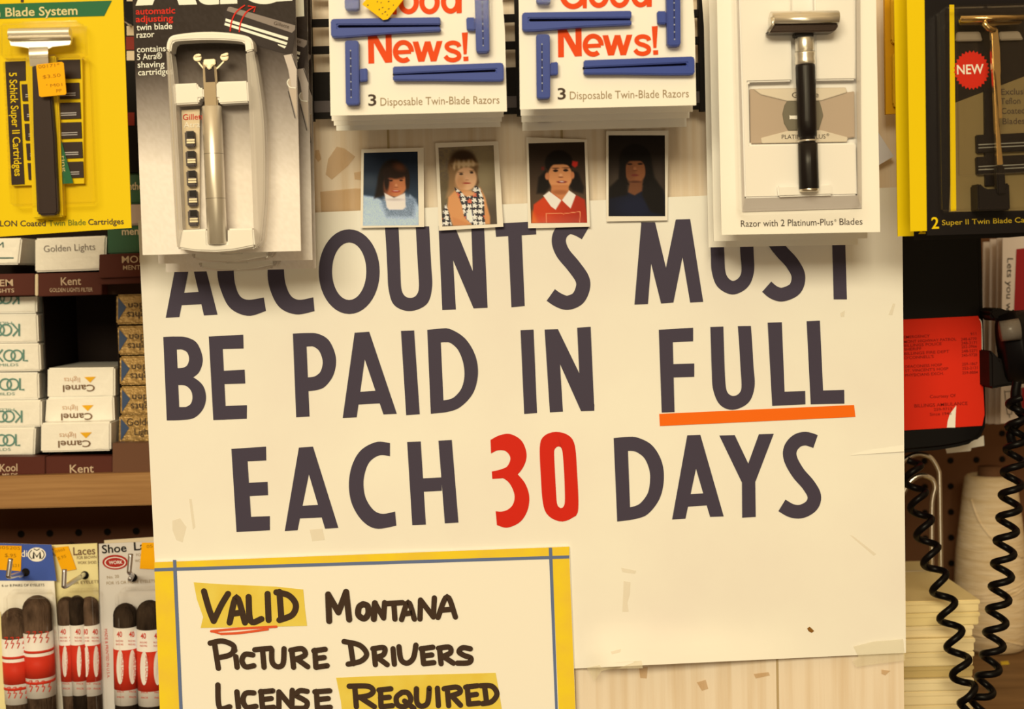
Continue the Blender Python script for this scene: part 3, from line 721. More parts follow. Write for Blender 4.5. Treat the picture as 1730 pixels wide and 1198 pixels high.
# ================================================================== WHITE THREE-RAZOR PACKS (two hooks of four)
g = crop(520, 0, 4.806)
def razor_pack_white():
    y = -.105
    r = thing('razor_pack', 'front white pack with blue razors and orange diamond price sticker, left stack', 'razor pack', P(707, 192, y), 'white disposable razor packs, left stack')
    mb = MB(); mb.prism([(553, -70), (848, -70), (849, 0)] + g((1600, 250), (1617, 905), (185, 940), (178, 500)) + [(555, 0)], y, .0009); mb.build('card', M_white, r)
    yl = y-.0003
    mb = MB()
    for q in ([(487, 262), (535, 262), (540, 515), (492, 517)], [(487, 262), (545, 262), (685, 507), (628, 510)], [(630, 262), (680, 260), (685, 507), (636, 509)],
              [(1250, 265), (1300, 262), (1290, 440), (1265, 442)], [(1262, 460), (1304, 458), (1305, 495), (1264, 497)],
              [(850, 338), (897, 336), (946, 500), (897, 502)], [(950, 336), (996, 335), (946, 500), (900, 502)], [(950, 336), (996, 335), (1044, 498), (998, 500)], [(1046, 334), (1094, 332), (1044, 498), (1000, 500)],
              [(1207, -260), (1250, -260), (1250, 106), (1208, 108)]):
        mb.poly(g(*q), yl)
    k = 1/4.806
    mb.strip(g((728, 425), (838, 420)), 34*k, yl, sm=False)
    mb.strip(g(*[(776+66*math.cos(math.radians(t)), 418+74*math.sin(math.radians(t))) for t in range(2, -316, -8)]), 40*k, yl, sm=False)
    mb.strip(g((1230, 380), (1218, 358), (1180, 347), (1140, 357), (1128, 382), (1150, 405), (1195, 420), (1225, 440), (1224, 470), (1185, 488), (1140, 480), (1116, 455)), 37*k, yl)
    for cx in (818, 988): mb.band(g(*ell(cx, 18, 84, 98, 36)), g(*ell(cx, 18, 42, 56, 36)), yl, closed=True)
    mb.band(g(*ell(1158, 14, 78, 97, 36)), g(*ell(1160, 14, 38, 56, 36)), yl, closed=True)
    mb.strip(g(*[(610+92*math.cos(math.radians(t)), -10+114*math.sin(math.radians(t))) for t in range(0, 316, 8)]), 44*k, yl, sm=False)
    mb.poly(g((600, -30), (722, -30), (722, 10), (600, 10)), yl); mb.poly(g((682, -10), (722, -10), (722, 118), (690, 118)), yl)
    mb.build('lettering', M_goodred, r)
    mb = MB(); a, b = g((492, 858), (558, 855)); mb.text('3', a[0], a[1], b[0], b[1], 18.5, yl, off=.02); mb.build('lettering', M_ink, r)
    mb = MB(); a, b = g((590, 858), (1556, 840)); mb.text('Disposable Twin-Blade Razors', a[0], a[1], b[0], b[1], 13.2, yl); mb.build('caption', M_inkl, r)
    hy = y-.0065
    def razor(hpts, slot, head, stub, bead):
        h = MB().prism(g(*hpts), hy, .0062).build('razor', M_blue, r, bevel=.0006)
        if slot: MB().poly(g(*slot), hy-.0001).build('handle_slot', M_blackm, h)
        b = MB().prism(g(*head), hy-.001, .0072)
        b.prism(g(*stub), hy+.001, .005); b.build('blade_head', M_blue, h, bevel=.0008)
        bm_ = MB(); cx0, cy0, cx1, cy1 = bead
        n = max(2, int(abs(cy1-cy0)/58))
        bm_.strip(g((cx0, cy0), (cx1, cy1)), 1.6, hy-.00115, m=1, sm=False)
        for i in range(n+1):
            x, yy = cx0+(cx1-cx0)*i/n, cy0+(cy1-cy0)*i/n
            if g((x, yy))[0][1] > -55: bm_.poly(g((x, yy-7), (x+6, yy), (x, yy+7), (x-6, yy)), hy-.0013)
        bm_.build('blade_strip', [mat('blade_dots', 'B4B2A0', .5), M_blued], h)
        return h
    razor([(690, 540), (1575, 508), (1590, 520), (1592, 645), (1572, 657), (1350, 657), (1020, 652), (690, 652), (690, 612), (1530, 582), (1530, 560), (690, 600)],
          None, [(300, 335), (312, 328), (400, 328), (412, 338), (418, 840), (405, 850), (322, 852), (308, 842)], [(418, 560), (482, 552), (484, 655), (420, 662)], (347, 410, 352, 790))
    razor([(185, 165), (198, 152), (1075, 138), (1075, 197), (240, 200), (240, 225), (1075, 215), (1078, 250), (700, 268), (300, 300), (200, 302), (187, 292)],
          None, [(1350, -250), (1465, -250), (1475, 410), (1462, 424), (1380, 427), (1366, 416)], [(1285, 140), (1360, 140), (1362, 245), (1290, 245)], (1412, -220, 1424, 370))
    for q in ([(690, 598), (1532, 558), (1532, 584), (690, 614)], [(238, 198), (1075, 195), (1075, 217), (238, 227)]):
        MB().poly(g(*q), y-.0012).build('handle_slot', M_blackm, r)
    t = MB().prism(g((290, -250), (410, -250), (415, 65), (405, 78), (312, 80), (300, 68)), hy-.001, .0072).build('blade_head', M_blue, r, bevel=.0008)
    for q in ([(288, 318), (432, 316), (444, 866), (296, 868)], [(1336, -250), (1482, -250), (1492, 436), (1352, 442)], [(280, -250), (424, -250), (430, 88), (290, 92)]):
        MB().prism(g(*q), hy-.0028, .0092).build('blister', M_clear2, r, bevel=.0012, segs=3)
    st = MB().prism(g((440, 35), (520, -60), (600, -160), (760, -160), (790, -20), (650, 155), (612, 163)), y-.0094, .0003).build('price_sticker', M_ysticker, r)
    mb = MB()
    for (x, yy, w_, h_) in ((480, 40, 14, 8), (575, 75, 10, 10), (600, 60, 14, 6), (620, 95, 16, 8), (650, 70, 14, 8), (600, 110, 12, 7), (590, 20, 10, 7), (650, 10, 12, 8), (690, 40, 8, 8), (560, 12, 8, 10), (640, 120, 10, 6)):
        mb.poly(g((x, yy), (x+w_, yy-h_*.6), (x+w_, yy+h_*.3), (x+2, yy+h_)), y-.0096)
    mb.build('lettering', M_ink, st)
    return r
A0 = razor_pack_white()
GL = [(558.5, 195.6, -.105), (560.3, 204.3, -.083), (564, 212.3, -.061), (568.3, 221, -.039)]
GR = [(878.3, 185, -.105), (879.6, 195.6, -.083), (881, 206.5, -.061), (882.6, 221, -.039)]
ordn = ['', 'second', 'third', 'rearmost']
base = P(*GL[0])
for i in range(1, 4):
    copy_tree(A0, P(*GL[i])-base, '%s white razor pack in left stack, behind the price-stickered one' % ordn[i], skip=('price_sticker', 'caption'))
for i in range(4):
    o = copy_tree(A0, P(*GR[i])-base, 'front white pack with blue razors and whole orange-red lettering, right stack' if i == 0 else '%s white razor pack in right stack, behind the unstickered front one' % ordn[i], skip=('price_sticker',) if i == 0 else ('price_sticker', 'caption'))
    o['group'] = 'white disposable razor packs, right stack'

# ================================================================== YELLOW PACK, TOP LEFT
y = -.085; d1 = crop(0, 30, 7.047); d2 = crop(0, 190, 5.706)
SP = thing('razor_pack', 'bright yellow carded razor with orange price sticker, hung above the cigarettes', 'razor pack', P(78, 395, y))
mb = MB(); mb.prism([(-80, -70), (205, -70), (208, 0), (222, 385), (0, 400), (-64, 404)], y, .0008); mb.build('card', M_yellow, SP)
yl = y-.0003
mb = MB(); mb.poly([(-80, 9), (189, 1), (176, 27), (-80, 34)], yl); mb.build('green_panel', M_green, SP)
mb = MB(); mb.poly(d2((578, 215), (585, 250), (706, 682), (600, 688)), y-.0062); mb.build('green_panel', M_green, SP)
mb = MB(); mb.text('Twin Blade System', -46, 29.5, 131, 24.5, 14.5, yl-.0002, off=.02)
mb.text('ting', *d2((588, 415))[0], *d2((606, 572))[0], 6, y-.0064); mb.build('lettering', mat('tan_print', 'D9C27A', .6), SP)
mb = MB(); mb.text('TEFLON Coated', -24, 382.5, 77, 382, 9.5, yl, off=.012); mb.text('Cartridges', 149, 380, 209, 378.5, 9.5, yl, off=.012); mb.poly([(34, -30), (41, -30), (40, 4), (35, 4)], yl); mb.build('lettering', M_ink, SP)
mb = MB(); mb.text('Twin Blade', 82, 382, 145, 380, 9.5, yl, off=.012); mb.build('lettering', mat('olive_print', '7A7A1C', .6), SP)
# cartridge dispenser with five cartridges
DS = MB().prism([(7, 103), (139, 99), (142, 310), (20, 314)], y-.004, .0038).build('cartridge_tray', M_yellow, SP)
mb = MB(); mb.prism(d1((60, 525), (300, 515), (305, 745), (228, 750)) + d2((235, 690), (112, 697)), y-.0048, .0008)
mb.prism(d1((690, 505), (950, 498), (960, 722), (700, 730)), y-.0048, .0008); mb.build('black_panel', M_brownp, DS)
mb = MB(); mb.text('5 Schick Super II Cartridges', *d1((108, 655))[0], *d2((142, 615))[0], 12.5, y-.0050, off=.012); mb.build('lettering', M_yellow, DS)
for k in range(5):
    q = [[(255, 780), (940, 770), (945, 970), (265, 990)], [(270, 1025), (945, 1005), (950, 1205), (280, 1220)]]
    t0, t1 = [(112-2, 0)] , 0
    ya = 141.5+33.3*k; xa, xb = 36+2.6*k, 133.5+1.6*k
    c = MB().prism([(xa, ya+1), (xb, ya-2), (xb+1.3, ya+25), (xa+2, ya+29)], y-.0052, .0012).build('cartridge', M_brownp, SP)
    b_ = MB()
    for dy in (16.5, 20):
        b_.poly([(xa+7, ya+dy+1.2), (xb-6, ya+dy-1.6), (xb-6, ya+dy), (xa+7, ya+dy+2.8)], y-.0054)
    b_.build('blade', mat('grey_blade', 'A89C86', .5, .2), c)
CH = MB().prism([(43, 97), (94, 94), (100, 200), (106, 366), (55, 370), (49, 200)], y-.0085, .0080).build('handle_channel', M_yellow, SP, bevel=.0008)
RZ = MB().prism([(53.5, 110), (82, 108), (92, 230), (98, 358), (94, 363), (66, 364), (62, 360), (56, 230)], y-.0140, .0054).build('razor', M_brownp, SP, bevel=.0010)
hd = MB()
def bar(mb, a, b, yc, ry, rz_, seg=20, m=0):
    A_, B_ = P(*a, yc), P(*b, yc); dx = (B_-A_).normalized(); up = Vector((0, -1, 0)).cross(dx).normalized(); v = []
    for q in (A_, B_):
        for k in range(seg):
            t = 2*math.pi*k/seg; v.append(q + up*rz_*math.sin(t) + Vector((0, ry*math.cos(t), 0)))
    mb.add(v, [[k, (k+1) % seg, seg+(k+1) % seg, seg+k] for k in range(seg)] + [list(range(seg))[::-1], list(range(seg, 2*seg))], m)
bar(hd, (16, 57.5), (119, 55.5), y-.012, .0040, .0034); bar(hd, (15.5, 65.5), (121, 63.5), y-.0135, .0030, .0013)
hd.prism(d1((108, 255), (848, 235), (845, 275), (830, 320), (620, 345), (570, 375), (345, 365), (300, 352), (125, 330)), y-.0125, .003)
hd.build('razor_head', M_satin, RZ, sm=False, bevel=.0005)
nk = MB(); cols = [P(a_, b_, yy) for a_, b_, yy in ((48.5, 80, y-.0125), (80.5, 79, y-.0125), (48.5, 86, y-.0155), (81, 85, y-.0155), (49, 95, y-.0150), (81, 94, y-.0150), (51, 112, y-.0135), (82, 110, y-.0135))]
nk.add(cols, [(0, 1, 3, 2), (2, 3, 5, 4), (4, 5, 7, 6)]); nk.build('razor_neck', M_satin, RZ, sm=True)
BL_ = MB()
BL_.prism([(-2, 37), (133, 33), (136, 92), (-2, 98)], y-.0185, .0182); BL_.prism([(3, 99), (146, 95), (157, 344), (15, 349)], y-.0130, .0127)
BL_.build('blister', M_clear, SP, bevel=.0018, segs=3)
BL_ = MB().prism([(40, 92), (96, 90), (110, 366), (62, 369)], y-.0190, .004).build('blister', M_clear2, SP, bevel=.0015, segs=3)
st = MB().prism(d1((430, 572), (445, 556), (735, 524), (758, 540), (790, 900), (775, 915), (490, 944), (466, 930)), y-.0193, .0003).build('price_sticker', M_sticker, SP)
mb = MB(); t_ = y-.0195
mb.text('00171*', *d1((458, 604))[0], *d1((712, 578))[0], 5.5, t_); mb.text('$3.50', *d1((510, 724))[0], *d1((722, 700))[0], 5.5, t_); mb.text("' M01", *d1((555, 830))[0], *d1((742, 810))[0], 5, t_); mb.text('PP', *d1((672, 890))[0], *d1((735, 882))[0], 5.5, t_)
mb.build('lettering', mat('faded_print', 'A8700A', .6), st)

# ================================================================== GREY PIVOTING-RAZOR PACKS (three on a hook)
y = -.080; h1 = crop(210, 0, 8.556); h2 = crop(370, 0, 5.99); h3 = crop(200, 0, 2.55); h4 = crop(270, 380, 6.407)
def pivot_pack():
    r = thing('razor_pack', 'front grey carded silver razor in a rounded clear blister beside the yellow pack', 'razor pack', P(370, 428, y), 'grey silver-razor packs')
    quad = [(221, -70), (498, -70), (508.5, 424), (241, 431)]
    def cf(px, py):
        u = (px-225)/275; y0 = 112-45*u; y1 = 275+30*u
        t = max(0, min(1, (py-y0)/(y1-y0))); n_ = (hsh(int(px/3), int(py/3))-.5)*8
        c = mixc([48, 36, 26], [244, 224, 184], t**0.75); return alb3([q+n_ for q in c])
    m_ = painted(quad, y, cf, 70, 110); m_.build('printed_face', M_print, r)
    mb = MB(); mb.prism(quad, y+.0002, .0008); mb.build('card', M_white, r)
    yl = y-.0003
    mb = MB()
    mb.poly([(229, 9.5), (257.5, 8.5), (287, -66), (258, -66)], yl); mb.poly([(302.5, 8.5), (333, 7.5), (306, -66), (276, -66)], yl); mb.poly([(250, -22), (318, -24), (322, -14), (247, -12)], yl)
    mb.band([(338, -66), (336, -30), (334, -8), (338, 3), (350, 8), (370, 7)], [(360, -66), (360, -30), (360, -16), (362, -13), (366, -12), (370, -13)], yl)
    mb.poly([(372, 7), (401, 6), (399, -60), (371, -60)], yl); mb.strip([(398, -30), (410, -48), (428, -50)], 20, yl)
    mb.band(ell(446, -22, 40, 29, 28), ell(446, -22, 14, 14, 28), yl, closed=True); mb.poly([(464, 3), (494, 1), (492, -52), (462, -52)], yl)
    for t, x0, b0, x1, b1 in (('twin blade', 231, 51.5, 291, 48.5), ('razor', 231, 64, 261, 62.5), ('contains', 231.5, 88.5, 280, 86.5), ('5 Atra®', 232, 101.5, 274, 99), ('shaving', 232.5, 114.5, 278, 113), ('cartridges', 233.5, 127.5, 292, 125)):
        mb.text(t, x0, b0, x1, b1, 10.2, yl, off=.006)
    mb.build('lettering', mat('white_print', 'F2E6C8', .6), r)
    mb = MB(); mb.text('automatic', 229.5, 24.5, 296, 22.5, 10.5, yl, off=.03); mb.text('adjusting', 229.5, 37.5, 292.5, 35.5, 10.5, yl, off=.03)
    for q in ([(112, 318), (128, 215), (175, 120), (262, 52)], [(203, 325), (222, 220), (275, 125), (352, 72)]): mb.strip(h2(*q), 2.2, yl-.0006)
    mb.strip(h2((292, 60), (368, 70), (352, 122)), 2, yl-.0006, sm=False); mb.build('red_lettering', M_red, r)
    # printed picture of the twin-blade head
    mb = MB(); mb.poly(h2((62, 100), (78, 70), (115, 66), (775, 255), (772, 300), (742, 530), (705, 552), (560, 515), (330, 440), (50, 305), (42, 200)), yl, 0)
    mb.poly(h2((78, 108), (92, 74), (115, 68), (772, 258), (768, 300), (738, 332)), yl-.0001, 1)
    for q in ([(68, 186), (700, 378), (696, 408), (64, 214)], [(60, 228), (692, 430), (682, 456), (54, 254)], [(590, 444), (680, 468), (664, 490), (600, 458)]): mb.poly(h2(*q), yl-.0002, 2)
    mb.poly(h2((655, 560), (742, 545), (786, 700), (785, 890), (735, 900), (700, 700)), yl-.0001, 3); mb.poly(h2((690, 830), (720, 780), (735, 880), (785, 890), (790, 1200), (720, 960)), yl-.00015, 4)
    mb.strip(h2((700, 920), (770, 1195)), 1.2, yl-.0003, m=0, sm=False); mb.strip(h2((735, 550), (785, 690)), 1.2, yl-.0003, m=0, sm=False)
    mb.strip(h2((708, 800), (690, 835), (715, 880), (775, 890)), 1.6, yl-.0003, m=2)
    mb.build('printed_razor', [mat('print_dark', '33271F', .5), mat('print_grey', '8C7A62', .5), mat('print_white', 'F4E8CC', .5), mat('print_light', 'CDB896', .5), mat('print_mid', 'C4AC86', .5)], r)
    mb = MB(); a, b = h2((552, 248), (705, 288)); mb.text('Gillette', *a, *b, 6, yl-.0003); mb.build('lettering', M_ink, r)
    # moulded tray: rounded frame, crossbar and foot
    yt = y-.017
    T = MB()
    outer = h3((205, 215), (212, 175), (235, 152), (320, 140), (400, 137), (480, 142), (552, 155), (576, 175), (582, 215))
    inner = h3((226, 225), (232, 190), (245, 178), (320, 172), (400, 170), (480, 173), (535, 180), (545, 192), (548, 225))
    T.band(outer, inner, yt, n=44, th=.014)
    TR_ = T.build('tray', M_whitep, r, bevel=.0008)
    mb = MB()
    mb.band(h3((205, 215), (222, 520), (236, 800), (252, 1062), (262, 1076)), h3((226, 225), (240, 350), (252, 560), (266, 800), (276, 1000)), yt+.0012, th=.014, n=30)
    mb.band(h3((582, 215), (602, 330), (622, 480), (630, 640), (630, 850), (612, 1040), (590, 1072)), h3((548, 225), (556, 350), (566, 560), (575, 800), (582, 1000)), yt+.0012, th=.014, n=30)
    mb.build('tray_wall', M_milky, r, bevel=.0008)
    mb = MB(); mb.prism(h3((232, 362), (340, 357), (345, 378), (366, 378), (368, 422), (346, 424), (348, 445), (240, 452)), yt+.003, .012)
    mb.prism(h3((425, 352), (556, 348), (562, 440), (432, 447), (430, 424), (418, 422), (417, 362)), yt+.003, .012); mb.build('crossbar', M_whitep, r, bevel=.0008)
    mb = MB(); mb.prism(h3((248, 992), (382, 986), (384, 1050), (470, 1048), (470, 985), (582, 982), (588, 1060), (500, 1078), (420, 1085), (330, 1082), (258, 1070)), yt+.002, .013); mb.build('tray_foot', M_whitep, r, bevel=.0010)
    mb = MB(); mb.prism(h3((272, 475), (350, 470), (350, 985), (290, 990)), y-.004, .001); ins = mb.build('insert_card', M_cream, r)
    mb = MB(); mb.text('Gillette', *h3((278, 517))[0], *h3((384, 513))[0], 9.5, y-.0045); mb.build('red_lettering', M_red, ins)
    mb = MB(); mb.text('Atra', *h3((282, 551))[0], *h3((352, 548))[0], 9.5, y-.0045); mb.build('lettering', M_white, ins)
    for k in range(5):
        yy = 565+85*k; xx = 284+3.3*k
        c = MB().prism(h3((xx, yy), (xx+42, yy-2), (xx+46, yy+68), (xx+4, yy+70)), y-.0085, .0045).build('cartridge', M_dkgrey, r, bevel=.0008)
        q = MB(); q.prism(h3((xx+10, yy+35), (xx+44, yy+34), (xx+44, yy+41), (xx+10, yy+42)), y-.0096, .0011); q.prism(h3((xx+10, yy+45), (xx+44, yy+44), (xx+45, yy+52), (xx+10, yy+53)), y-.0096, .0011); q.build('blade', mat('pale_blade', 'DCC48C', .45, .3), c)
        MB().prism(h3((xx+12, yy+2), (xx+40, yy+1), (xx+42, yy+26), (xx+12, yy+27)), y-.0092, .0007).build('cartridge_cover', M_blackp, c)
    # the razor itself
    yr = y-.013; q0, q1 = h3((402, 458), (427, 1052))
    hz = MB(); A_, B_ = P(*q0, yr), P(*q1, yr); n_ = 9
    stops = [(0, .93), (.004, 1), (.5, 1), (.996, 1), (1, .93)]
    hz.tube([A_+(B_-A_)*t for t, k in stops], [.0062*k for t, k in stops], 28); RZ = hz.build('razor', M_satin, r, sm=True)
    gr = MB()
    for t in (.345, .668): gr.tube([A_+(B_-A_)*(t-.0012), A_+(B_-A_)*(t+.0012)], .00623, 28)
    gr.build('groove', M_brownp, RZ, sm=True)
    nk = MB(); nk.prism(h3((362, 262), (418, 258), (424, 330), (428, 462), (372, 465), (364, 340)), yr-.001, .0045); nk.build('razor_neck', mat('neck_metal', '7E6844', .45, .6), RZ, bevel=.0008)
    MB().prism(h3((372, 290), (412, 288), (416, 352), (376, 354)), yr-.0013, .0003).build('neck_slot', M_brownp, RZ)
    cl = MB(); cl.prism(h3((366, 256), (416, 253), (418, 278), (402, 282), (398, 298), (384, 298), (380, 283), (367, 280)), yr-.0030, .0018)
    for cx, cy, a_ in ((340, 248, 0), (456, 246, 0)):
        cl.prism(h3(*ell(cx, cy, 19, 15, 14)), yr-.002, .004); s_ = -1 if cx < 400 else 1
        cl.prism(h3((cx-18, cy-4), (cx, cy-18), (cx+18, cy-13 if s_ < 0 else cy-20), (cx+14, cy-6)), yr-.0034, .0014)
    cl.strip(h3((340, 262), (372, 300), (392, 310), (420, 298), (456, 262)), 2.2, yr, sm=True)
    cl.build('cartridge_clip', mat('clip_metal', 'B09A6C', .4, .8), RZ, bevel=.0006)
    bo = h3((202, 220), (208, 172), (232, 148), (320, 136), (400, 133), (480, 138), (555, 151), (582, 172), (590, 230), (606, 330), (628, 500), (636, 650), (634, 860), (616, 1050), (585, 1076), (500, 1088), (420, 1093), (330, 1090), (252, 1078), (246, 1050), (232, 800), (218, 520))
    MB().prism(bo, yt-.003, .0205).build('blister', M_clear, r, bevel=.0022, segs=3)
    return r
PA = pivot_pack()
b0 = P(508.5, 424, y)
copy_tree(PA, P(528, 439, y+.025)-b0, 'second grey silver-razor pack, mostly behind the front one, edge showing at right')
copy_tree(PA, P(534, 453.5, y+.050)-b0, 'rearmost grey silver-razor pack, lowest edge showing just over the sign letters')

# ================================================================== WHITE SAFETY-RAZOR PACKS (three on a hook)
y = -.078; k5 = crop(1170, 0, 2.786); k1 = crop(1270, 0, 8.556); kb = crop(1230, 120, 6.92)
def safety_pack():
    r = thing('razor_pack', 'front white carded safety razor with black ribbed handle and silver blade case', 'razor pack', P(1352, 394, y), 'white safety razor packs')
    mb = MB(); mb.prism([(1206, -70), (1478, -70), (1480, 0), (1487, 392), (1219, 397), (1211, 0)], y, .0008); mb.build('card', M_white, r)
    mb = MB(); a, b = k5((228, 1068), (662, 1060)); mb.text('Razor with 2 Platinum-Plus', *a, *b, 11, y-.0003); mb.text('®', *k5((668, 1044))[0], *k5((678, 1043))[0], 4, y-.0003)
    a, b = k5((692, 1059), (800, 1057)); mb.text('Blades', *a, *b, 11, y-.0003); mb.build('lettering', M_ink, r)
    yr = y-.0095; yb = y-.0030
    mb = MB(); mb.prism([(1246, -40), (1447, -42), (1449, 330), (1258, 335)], yb, .0028); mb.build('tray', M_whitep, r)
    mb = MB()
    mb.prism([(1247, -40), (1335, -40), (1338, 137), (1264, 139), (1267, 244), (1446, 241), (1448.5, 330), (1258, 335)], yr, .0062)
    mb.prism([(1376, -40), (1446, -41), (1446, 135), (1377, 136)], yr, .0062)
    mb.prism([(1313, 314), (1405, 310), (1407, 330), (1315, 333)], yr-.003, .003)
    mb.build('tray_front', M_whitep, r, bevel=.0010)
    mb = MB()
    w = [P(1258, 335, yr), P(1448.5, 330, yr), P(1456, 352, y-.001), P(1254, 358, y-.001)]; mb.add(w, [(0, 1, 2, 3)])
    w = [P(1247, -40, yr), P(1258, 335, yr), P(1254, 358, y-.001), P(1244, -40, y-.001)]; mb.add(w, [(0, 1, 2, 3)])
    w = [P(1446, -40, yr), P(1448.5, 330, yr), P(1456, 352, y-.001), P(1453, -40, y-.001)]; mb.add(w, [(0, 1, 2, 3)])
    mb.build('tray_side', mat('tray_side', 'EBD8B2', .3), r)
    # blade case
    D = MB().prism(kb((255, 208), (1380, 192), (1390, 250), (1478, 235), (1484, 775), (1402, 782), (1392, 830), (262, 850)), yb-.0032, .0032).build('blade_case', mat('silver_plastic', 'B79C74', .45, .1), r, bevel=.0004)
    mb = MB(); mb.prism(kb((300, 212), (1378, 196), (1386, 252), (1090, 345), (690, 350), (385, 275)), yb-.0042, .001); mb.prism(kb((690, 702), (1090, 692), (1400, 775), (1390, 828), (395, 845), (385, 782)), yb-.0042, .001)
    mb.build('case_wedge', mat('silver_light', 'D8C294', .4, .1), D, bevel=.0003)
    o_ = MB().prism(kb((690, 352), (1070, 350), (1100, 450), (1115, 520), (1062, 690), (705, 696), (655, 610), (636, 500), (660, 400)), yb-.0040, .0010).build('case_window', mat('olive_window', '76694A', .35), D, bevel=.0003)
    mb = MB(); mb.text('Gillette', *kb((748, 312))[0], *kb((1060, 306))[0], 9, yb-.0044); mb.text('PLATINUM-PLUS', *kb((628, 795))[0], *kb((1140, 790))[0], 7.2, yb-.0044); mb.text('®', *kb((1150, 760))[0], *kb((1185, 758))[0], 4, yb-.0044)
    mb.build('lettering', M_inkl if False else M_ink, D)
    mb = MB(); mb.poly(kb((718, 515), (735, 522), (810, 520), (815, 562), (735, 560), (720, 565)), yb-.0041); mb.build('lettering', M_white, D)
    # razor
    yz = y-.0150; s_ = (-CAM.y+yz)/F
    A_, B_ = P(1359, 63, yz), P(1367, 324, yz)
    def tube(t0, t1, rr, m_, nm, par, seg=32, sm=True, prof=None):
        pr = prof or [(0, rr), (1, rr)]
        mbx = MB(); mbx.tube([A_+(B_-A_)*(t0+(t1-t0)*t) for t, q in pr], [q*s_ for t, q in pr], seg)
        return mbx.build(nm, m_, par, sm=sm, bevel=0)
    RZ = tube(.175, .985, 16.3, mat('ribbed_black', '150F0C', .35, bump=((900, 900, 3), .3, .001)), 'razor', r, prof=[(0, 15.6), (.02, 16.4), (.45, 16), (.575, 15.7), (.58, 13), (.60, 12.5), (.625, 13), (.632, 16.3), (.8, 16.5), (.99, 16.6), (1, 15.5)])
    tube(.003, .092, 15.6, M_pale, 'metal_collar', RZ, prof=[(0, 15), (.06, 15.8), (.9, 15.8), (1, 15)])
    tube(.092, .178, 17, M_pale, 'adjusting_ring', RZ, prof=[(0, 14), (.05, 17), (.2, 17.3), (.5, 16.2), (.7, 17), (.92, 17.2), (1, 15.5)])
    tube(.662, .675, 16.6, M_pale, 'thin_ring', RZ, prof=[(0, 14), (.3, 16.7), (.8, 16.7), (1, 16)])
    tube(.975, 1.0, 15.5, M_steel, 'end_cap', RZ, prof=[(0, 15), (.2, 15.8), (.8, 15.8), (1, 14.5)])
    mb = MB(); mb.prism(k1((610, 440), (900, 430), (895, 545), (625, 550)), yz-.004, .008); mb.build('razor_neck', M_blackp, RZ, bevel=.001)
    mb = MB()
    bar(mb, (1302, 33), (1414, 31), yz-.003, .0085, .0048, 28); bar(mb, (1308, 33.6), (1417.5, 31.6), yz-.0105, .0022, .0026, 16)
    mb.build('razor_head', M_pale, RZ, sm=True)
    mb = MB(); mb.prism(k1((330, 322), (1235, 315), (1255, 345), (1240, 415), (1180, 455), (940, 462), (560, 466), (275, 470), (230, 462)), yz-.0085, .012); mb.build('guard_plate', mat('dark_metal', '3B2A1C', .3, .6), RZ, bevel=.0008)
    mb = MB(); mb.tube([P(*k1((240, 455))[0], yz-.0086), P(*k1((310, 350))[0], yz-.0112), P(*k1((290, 250))[0], yz-.0110)], .0011, 10); mb.build('head_edge', M_pale, RZ, sm=True)
    mb = MB(); mb.prism([(1243, -45), (1450, -46), (1457, 353), (1253, 359)], y-.0235, .0232); mb.build('blister', M_clear2, r, bevel=.0022, segs=3)
    return r
PS = safety_pack()
b0 = P(1219, 397, y)
copy_tree(PS, P(1206, 407.5, y+.030)-b0, 'second white safety razor pack, left edge showing behind the front one')
copy_tree(PS, P(1197, 418, y+.056)-b0, 'rearmost white safety razor pack, lowest and leftmost of its hook')

